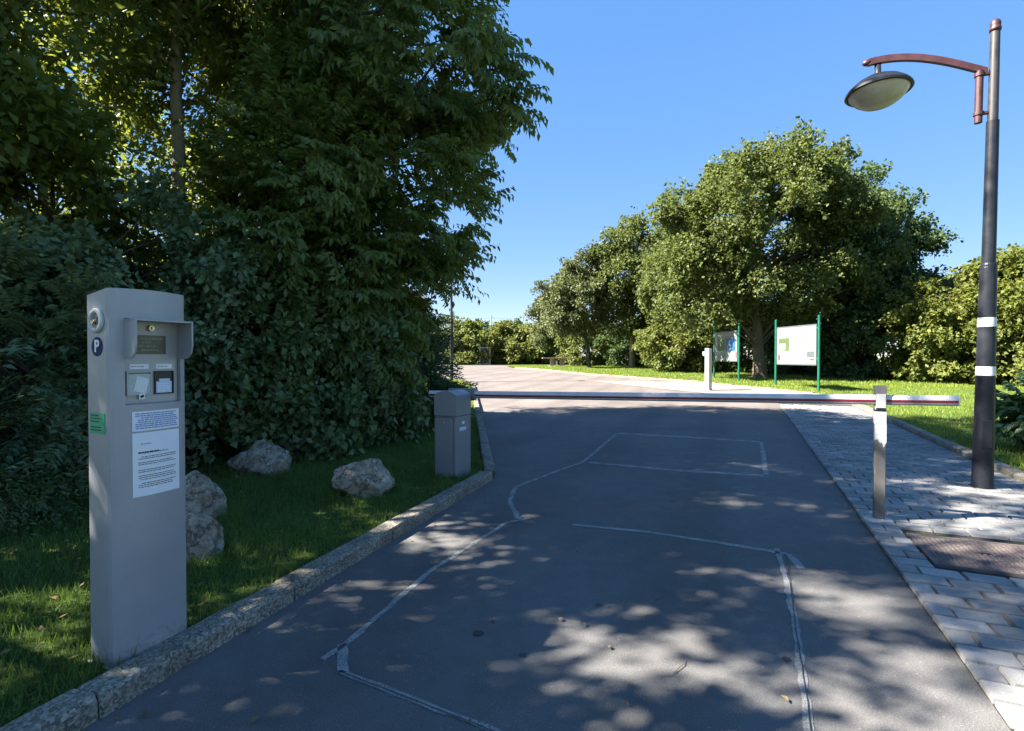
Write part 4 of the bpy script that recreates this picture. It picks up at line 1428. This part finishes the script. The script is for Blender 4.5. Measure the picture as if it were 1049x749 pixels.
shrub('feathery blue green shrub arching out beside the barrier cabinet', (-2.25, 11.2), [bl(-.1, 0, 1.0, .9, .9, .9, 2), bl(0, 0, 1.8, .6, .7, .6, 1), bl(.3, -.3, .6, .5, .6, .45, .6)], 85, 7, 'feather', 'lf_blue', 57, .62, .10, .22, -.15)
shrub('dense shrub behind the feathery one at the end of the thicket', (-3.4, 12.6), [bl(0, 0, 1.6, 1.3, 1.1, 1.6, 2)], 75, 8, 'bush', 'lf_shrub', 58, .44, .12, .65)
shrub('dense dark shrub at the back left of the thicket', (-7.6, 8.2), [bl(0, 0, 1.6, 1.8, 1.0, 1.6, 2)], 80, 8, 'bush', 'lf_left', 59, .48, .13, .65)
shrub('dense dark shrub deep inside the thicket', (-6.2, 9.8), [bl(0, 0, 1.7, 1.6, 1.0, 1.7, 2)], 75, 8, 'bush', 'lf_left', 60, .48, .13, .65)
shrub('tall rear shrub at the left, behind all the others', (-10.2, 8.6), [bl(0, 0, 1.9, 2.0, 1.4, 1.9, 2)], 80, 8, 'bush', 'lf_left2', 61, .55, .14, .65)

# ---- right lawn: trees
G_R = 'trees on the right lawn'
tree('maple_tree', 'largest maple with a thick leaning trunk behind the information boards', 'tree', (13.2, 28.6),
     [bl(.2, 0, 7.3, 4.7, 4.2, 4.3, 4), bl(-3.2, -.3, 7.8, 2.1, 2.2, 2.2, 1.0), bl(-3.0, -.5, 5.2, 2.4, 2.4, 2.4, 1.2), bl(3.0, 0, 6.0, 2.8, 2.8, 3.2, 1.5), bl(1.1, 0, 10.4, 3.6, 3.0, 1.7, 1.3)],
     235, 18, 'bush', 'lf_maple', 'bark_mid', .31, 10.6, (-1.0, 0), 71, .8, .155, .85, .75, -.05, group=G_R, shell=.5)
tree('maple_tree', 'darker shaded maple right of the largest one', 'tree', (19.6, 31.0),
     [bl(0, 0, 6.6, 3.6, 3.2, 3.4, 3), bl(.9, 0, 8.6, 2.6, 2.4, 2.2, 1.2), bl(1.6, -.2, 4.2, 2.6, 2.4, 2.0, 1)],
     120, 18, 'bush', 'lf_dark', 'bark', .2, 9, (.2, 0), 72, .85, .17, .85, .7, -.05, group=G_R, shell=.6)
tree('maple_tree', 'upright maple with a straight pale trunk left of the largest one', 'tree', (9.05, 40.5),
     [bl(0, 0, 6.4, 3.0, 2.8, 3.8, 3), bl(.3, 0, 9.3, 1.8, 1.8, 2.2, 1), bl(1.8, 0, 5.4, 2.2, 2.2, 2.4, .8)],
     105, 17, 'bush', 'lf_maple', 'bark_tan', .21, 10, (.1, 0), 73, .85, .18, .85, .65, -.05, group=G_R, shell=.55)
tree('lawn_tree', 'small grey green tree with a leaning trunk beside the picnic table', 'tree', (5.75, 40.0),
     [bl(-.7, 0, 4.9, 2.5, 2.4, 2.2, 3), bl(-.2, 0, 6.9, 1.5, 1.6, 1.5, 1), bl(-2.2, 0, 4.0, 1.4, 1.4, 1.1, .6)],
     80, 14, 'bush', 'lf_grey', 'bark', .14, 7.4, (-1.1, 0), 74, .75, .165, .8, .55, -.05, group=G_R, shell=.5)
tree('lawn_tree', 'farthest small tree at the left end of the right hand row', 'tree', (4.4, 52.0),
     [bl(0, 0, 4.0, 2.5, 2.4, 2.8, 3), bl(.3, 0, 5.8, 1.4, 1.4, 1.4, 1)],
     60, 13, 'bush', 'lf_grey', 'bark', .14, 6.6, (0, 0), 75, .8, .20, .8, .6, -.05, group=G_R, shell=.5)
tree('maple_tree', 'lit broad tree squeezed between the straight trunked and the largest maple', 'tree', (11.6, 36.0),
     [bl(0, 0, 5.4, 2.6, 2.4, 3.4, 3), bl(-.2, 0, 8.2, 1.7, 1.7, 1.6, 1)],
     80, 15, 'bush', 'lf_maple', 'bark', .16, 8, (0, 0), 76, .85, .18, .85, .65, -.05, group=G_R, shell=.5)

# ---- hedge along the right lawn, bush by bush
G_H = 'hornbeam hedge along the right lawn'
hedge = [
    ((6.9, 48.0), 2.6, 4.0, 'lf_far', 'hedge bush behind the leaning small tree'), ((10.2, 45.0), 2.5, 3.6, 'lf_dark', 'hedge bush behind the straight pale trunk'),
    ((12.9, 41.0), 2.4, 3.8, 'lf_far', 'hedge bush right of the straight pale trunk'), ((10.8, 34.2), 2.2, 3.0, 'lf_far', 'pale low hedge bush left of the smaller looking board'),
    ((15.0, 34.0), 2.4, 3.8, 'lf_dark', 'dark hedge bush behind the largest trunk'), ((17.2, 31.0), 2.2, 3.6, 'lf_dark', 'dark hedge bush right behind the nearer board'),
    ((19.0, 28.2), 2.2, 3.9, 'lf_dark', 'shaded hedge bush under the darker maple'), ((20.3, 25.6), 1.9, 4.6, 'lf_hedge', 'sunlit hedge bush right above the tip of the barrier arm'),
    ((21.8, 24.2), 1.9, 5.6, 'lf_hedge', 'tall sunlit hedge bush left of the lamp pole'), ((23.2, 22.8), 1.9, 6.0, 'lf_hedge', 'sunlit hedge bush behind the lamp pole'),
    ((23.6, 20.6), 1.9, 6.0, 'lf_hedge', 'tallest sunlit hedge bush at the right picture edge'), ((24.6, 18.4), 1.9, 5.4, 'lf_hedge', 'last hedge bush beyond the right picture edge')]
for k, (b_, rw, hh, lm, lb) in enumerate(hedge):
    shrub(lb, b_, [bl(0, 0, hh * .45, rw, rw * .85, hh * .46, 3), bl(.3 * (-1) ** k, 0, hh * .78, rw * .68, rw * .6, hh * .24, .9)], 80, 8, 'bush', lm, 90 + k, .64, .18, .7, .0, .48, 'hedge_bush', 4, 'hedge bush', G_H, .62, 'bark', .06)
shrub('dark leafy sapling at the right picture edge behind the kerb', (7.75, 7.75), [bl(.1, 0, .55, .38, .4, .42, 1), bl(0, -.1, .85, .22, .22, .2, .3)], 42, 5, 'droop', 'lf_shrub', 120, .34, .11, .6, .05, .2, 'sapling', 4, 'sapling', 'saplings')

for k, (b_, rw, hh, lb) in enumerate([((16.5, 46), 3.6, 6.5, 'background tree glimpsed behind the largest maple'), ((22.5, 38), 3.6, 6.0, 'background tree glimpsed behind the darker maple'),
                                      ((27.0, 31), 3.4, 6.0, 'background tree behind the gap left of the sunlit hedge'), ((29.5, 25), 3.2, 6.0, 'background tree behind the sunlit hedge bushes'), ((11.5, 55), 3.6, 5.5, 'background tree glimpsed behind the straight pale trunk'), ((4.6, 63), 3.4, 5.0, 'background tree behind the picnic table')]):
    shrub(lb, b_, [bl(0, 0, hh * .46, rw, rw * .8, hh * .47, 3)], 60, 8, 'bush', 'lf_dark', 160 + k, .8, .24, .75, 0, .55, 'background_tree', 2, 'tree', 'background trees behind the hedge', .6, 'bark', .1)

# ---- far side of the car park
G_F = 'trees across the far side of the car park'
far = [((-18.5, 60), 4.2, 5.4, 'far tree at the left, mostly behind the feathery shrub'), ((-11.5, 61), 3.4, 5.0, 'far tree left of the distant street lamp'), ((-5.2, 60), 2.5, 5.0, 'sunlit far tree left of the pale gate'),
       ((-.5, 60), 2.3, 4.8, 'sunlit far tree right of the pale gate'), ((2.2, 59.5), 2.2, 4.6, 'far tree merging into the right hand row of trees'), ((-3.2, 68), 3.0, 5.6, 'darker tree showing above the gap with the gate'),
       ((-8.2, 67), 3.0, 6.0, 'dark tree top behind the distant street lamp'), ((1.2, 68), 2.8, 5.8, 'dark tree top right of the netting post')]
for k, (b_, rw, hh, lb) in enumerate(far):
    hh *= .86
    shrub(lb, b_, [bl(0, 0, hh * .46, rw, rw * .8, hh * .47, 3), bl(0, 0, hh * .8, rw * .6, rw * .5, hh * .25, .8)], 55, 8, 'bush', 'lf_far' if k < 5 else 'lf_dark', 130 + k, .85, .27, .75, 0, .6, 'far_tree', 2, 'tree', G_F, .6, 'bark', .09)


# ------------------------------------------------------------------ grass
def grass(name, n, sampler, hmin, hmax, w, m, seed, zf=lawn_z, lean=.5, broad=0.0):
    r = np.random.default_rng(seed)
    P = sampler(n, r)
    n = len(P)
    z = zf(P[:, 0], P[:, 1])
    a = r.uniform(0, 2 * PI, n)
    h = r.uniform(hmin, hmax, n) * (1 + .5 * hn(P[:, 0] * 2, P[:, 1] * 2, 1.5))
    sd = np.stack([np.cos(a), np.sin(a), 0 * a], -1)
    b = r.uniform(0, 2 * PI, n)
    ln = np.stack([np.cos(b) * lean * r.uniform(.2, 1.2, n), np.sin(b) * lean * r.uniform(.2, 1.2, n), np.ones(n)], -1) * h[:, None]
    base = np.c_[P, z - .01]
    ww = w * r.uniform(.7, 1.3, n)
    V = np.stack([base - sd * ww[:, None] / 2, base + sd * ww[:, None] / 2, base + ln], 1).reshape(-1, 3)
    Fq = np.arange(3 * n).reshape(-1, 3)
    o = np_obj(name, V, Fq, M[m])
    tag(o, kind='stuff')
    return o


def samp_left(y0, y1, x_extra, edge_pw):
    def f(n, r):
        y = y0 + (y1 - y0) * r.uniform(0, 1, n) ** edge_pw
        xr = kl(y) - .16
        xl = np.interp(y, tys, sh_edge) - x_extra
        return np.c_[xl + (xr - xl) * r.uniform(0, 1, n), y]
    return f


def samp_right(y0, y1, depth, pw=1.0):
    def f(n, r):
        y = y0 + (y1 - y0) * r.uniform(0, 1, n) ** pw
        x0 = kr(y) + .16
        x = x0 + depth * r.uniform(0, 1, n) ** 1.2
        return np.c_[x, y]
    return f


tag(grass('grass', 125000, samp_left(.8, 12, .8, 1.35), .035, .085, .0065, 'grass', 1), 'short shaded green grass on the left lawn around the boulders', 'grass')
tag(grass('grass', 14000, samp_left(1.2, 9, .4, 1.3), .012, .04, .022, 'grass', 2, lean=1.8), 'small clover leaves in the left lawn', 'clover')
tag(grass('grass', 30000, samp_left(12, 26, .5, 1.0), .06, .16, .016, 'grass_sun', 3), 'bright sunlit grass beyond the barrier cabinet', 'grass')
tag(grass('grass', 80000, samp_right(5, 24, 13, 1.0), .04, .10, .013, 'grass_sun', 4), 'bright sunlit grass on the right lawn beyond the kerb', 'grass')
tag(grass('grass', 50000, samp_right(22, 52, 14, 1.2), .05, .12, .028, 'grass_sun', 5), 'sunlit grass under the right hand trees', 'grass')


def samp_line(pts, spread, clump):
    pts = np.array(pts, float)

    def f(n, r):
        seg = r.integers(0, len(pts) - 1, n)
        t = np.abs(r.choice(clump, n) + r.normal(0, .035, n)) % 1.0
        p = pts[seg] + (pts[seg + 1] - pts[seg]) * t[:, None]
        return p + r.normal(0, spread, (n, 2))
    return f


def weeds(label, n, s, h0, h1, w, seed, z0=0.0):
    return tag(grass('weeds', n, s, h0, h1, w, 'grass', seed, lambda x, y: gz(y) + z0, .9), label, 'weeds')


weeds('weeds sprouting along the foot of the left kerb', 420, samp_line([(-2.0, 1.25), (-1.0, 4.1)], .012, [.10, .12, .25, .27, .3, .62]), .02, .075, .008, 21)
weeds('tufts of grass round the foot of the pay machine', 900, samp_line([(-2.0, 2.38), (-1.70, 2.28), (-1.50, 2.66), (-1.58, 2.82)], .02, [.1, .4, .6, .9]), .02, .06, .007, 22, .055)
weeds('small weeds by the chamber cover and rest post', 380, samp_line([(3.05, 4.66), (3.2, 4.42), (3.5, 4.3)], .02, [.05, .5, .9]), .015, .045, .007, 23)
def samp_rings(cs):
    def f(n, r):
        k = r.integers(0, len(cs), n); c = np.array(cs)[k]; a = r.uniform(0, 2 * PI, n)
        q = c[:, 2] * r.uniform(.85, 1.25, n)
        return np.c_[c[:, 0] + np.cos(a) * q, c[:, 1] + np.sin(a) * q * .8]
    return f


weeds('longer grass round the boulders and the barrier cabinet', 3600, samp_rings([(-1.5, 5.42, .40), (-3.0, 6.45, .38), (-2.72, 4.66, .32), (-2.24, 3.74, .28), (-.70, 6.34, .30)]), .05, .13, .007, 25, .06)
weeds('weeds at the foot of the street lamp', 200, samp_line([(5.0, 5.78), (5.16, 5.72), (5.3, 5.8)], .015, [.2, .5, .8]), .02, .05, .007, 24)

# fallen leaves and a twig on the asphalt
r = np.random.default_rng(99)
n = 260
P = np.stack([r.uniform(-1.4, 6, n), r.uniform(1.8, 13, n)], -1)
ok = (P[:, 0] > kl(P[:, 1]) + .05)
P[: 60, 0] = kl(P[:60, 1]) + np.abs(r.normal(0, .12, 60)) + .02
P = P[ok | (np.arange(n) < 60)]
n = len(P)
a = r.uniform(0, 2 * PI, n)
L = r.uniform(.02, .05, n)
d = np.stack([np.cos(a), np.sin(a)], -1) * L[:, None]
s = np.stack([-np.sin(a), np.cos(a)], -1) * L[:, None] * .28
zz = .012 + gz(P[:, 1])
V = np.stack([np.c_[P, zz], np.c_[P + d * .5 + s, zz + .009], np.c_[P + d, zz + .004], np.c_[P + d * .5 - s, zz + .007]], 1).reshape(-1, 3)
q = np.arange(n)[:, None] * 4
np_leaf = np_obj('fallen_leaves', V, np.concatenate([q + np.array([[0, 1, 2]]), q + np.array([[0, 2, 3]])], 1).reshape(-1, 3), M['fallen'])
tag(np_leaf, 'scattered dry fallen leaves on the asphalt and along the kerb', 'leaves', None, 'stuff')
def scatter_leaves(label, P, zz, seed, l0, l1):
    r = np.random.default_rng(seed); n = len(P)
    a = r.uniform(0, 2 * PI, n); L = r.uniform(l0, l1, n)
    d = np.stack([np.cos(a), np.sin(a)], -1) * L[:, None]; s_ = np.stack([-np.sin(a), np.cos(a)], -1) * L[:, None] * .3
    V = np.stack([np.c_[P, zz], np.c_[P + d * .5 + s_, zz + r.uniform(.0, .02, n)], np.c_[P + d, zz + r.uniform(0, .02, n)], np.c_[P + d * .5 - s_, zz + .007]], 1).reshape(-1, 3)
    q = np.arange(n)[:, None] * 4
    tag(np_obj('fallen_leaves', V, np.concatenate([q + np.array([[0, 1, 2]]), q + np.array([[0, 2, 3]])], 1).reshape(-1, 3), M['fallen']), label, 'leaves', None, 'stuff')


PL_ = samp_left(1.2, 11, .6, 1.2)(420, np.random.default_rng(5))
scatter_leaves('dry leaves lying in the grass of the left lawn', PL_, lawn_z(PL_[:, 0], PL_[:, 1]) + .035, 6, .03, .06)
for k, (p0, p1, lb) in enumerate((((690, 691), (702, 677), 'thin dry twig lying in the middle of the lane'), ((671, 615), (679, 610), 'tiny twig farther up the lane near the loop line'))):
    a, b = gpt(*p0), gpt(*p1)
    m = (a + b) / 2 + np.array([.02, .01])
    V, Fq = tube_np([(a[0], a[1], .006), (m[0], m[1], .012), (b[0], b[1], .006)], [.0028, .0024, .0015], 6)
    tag(np_obj('twig', V, Fq, M['twig'], None, True), lb, 'twig')
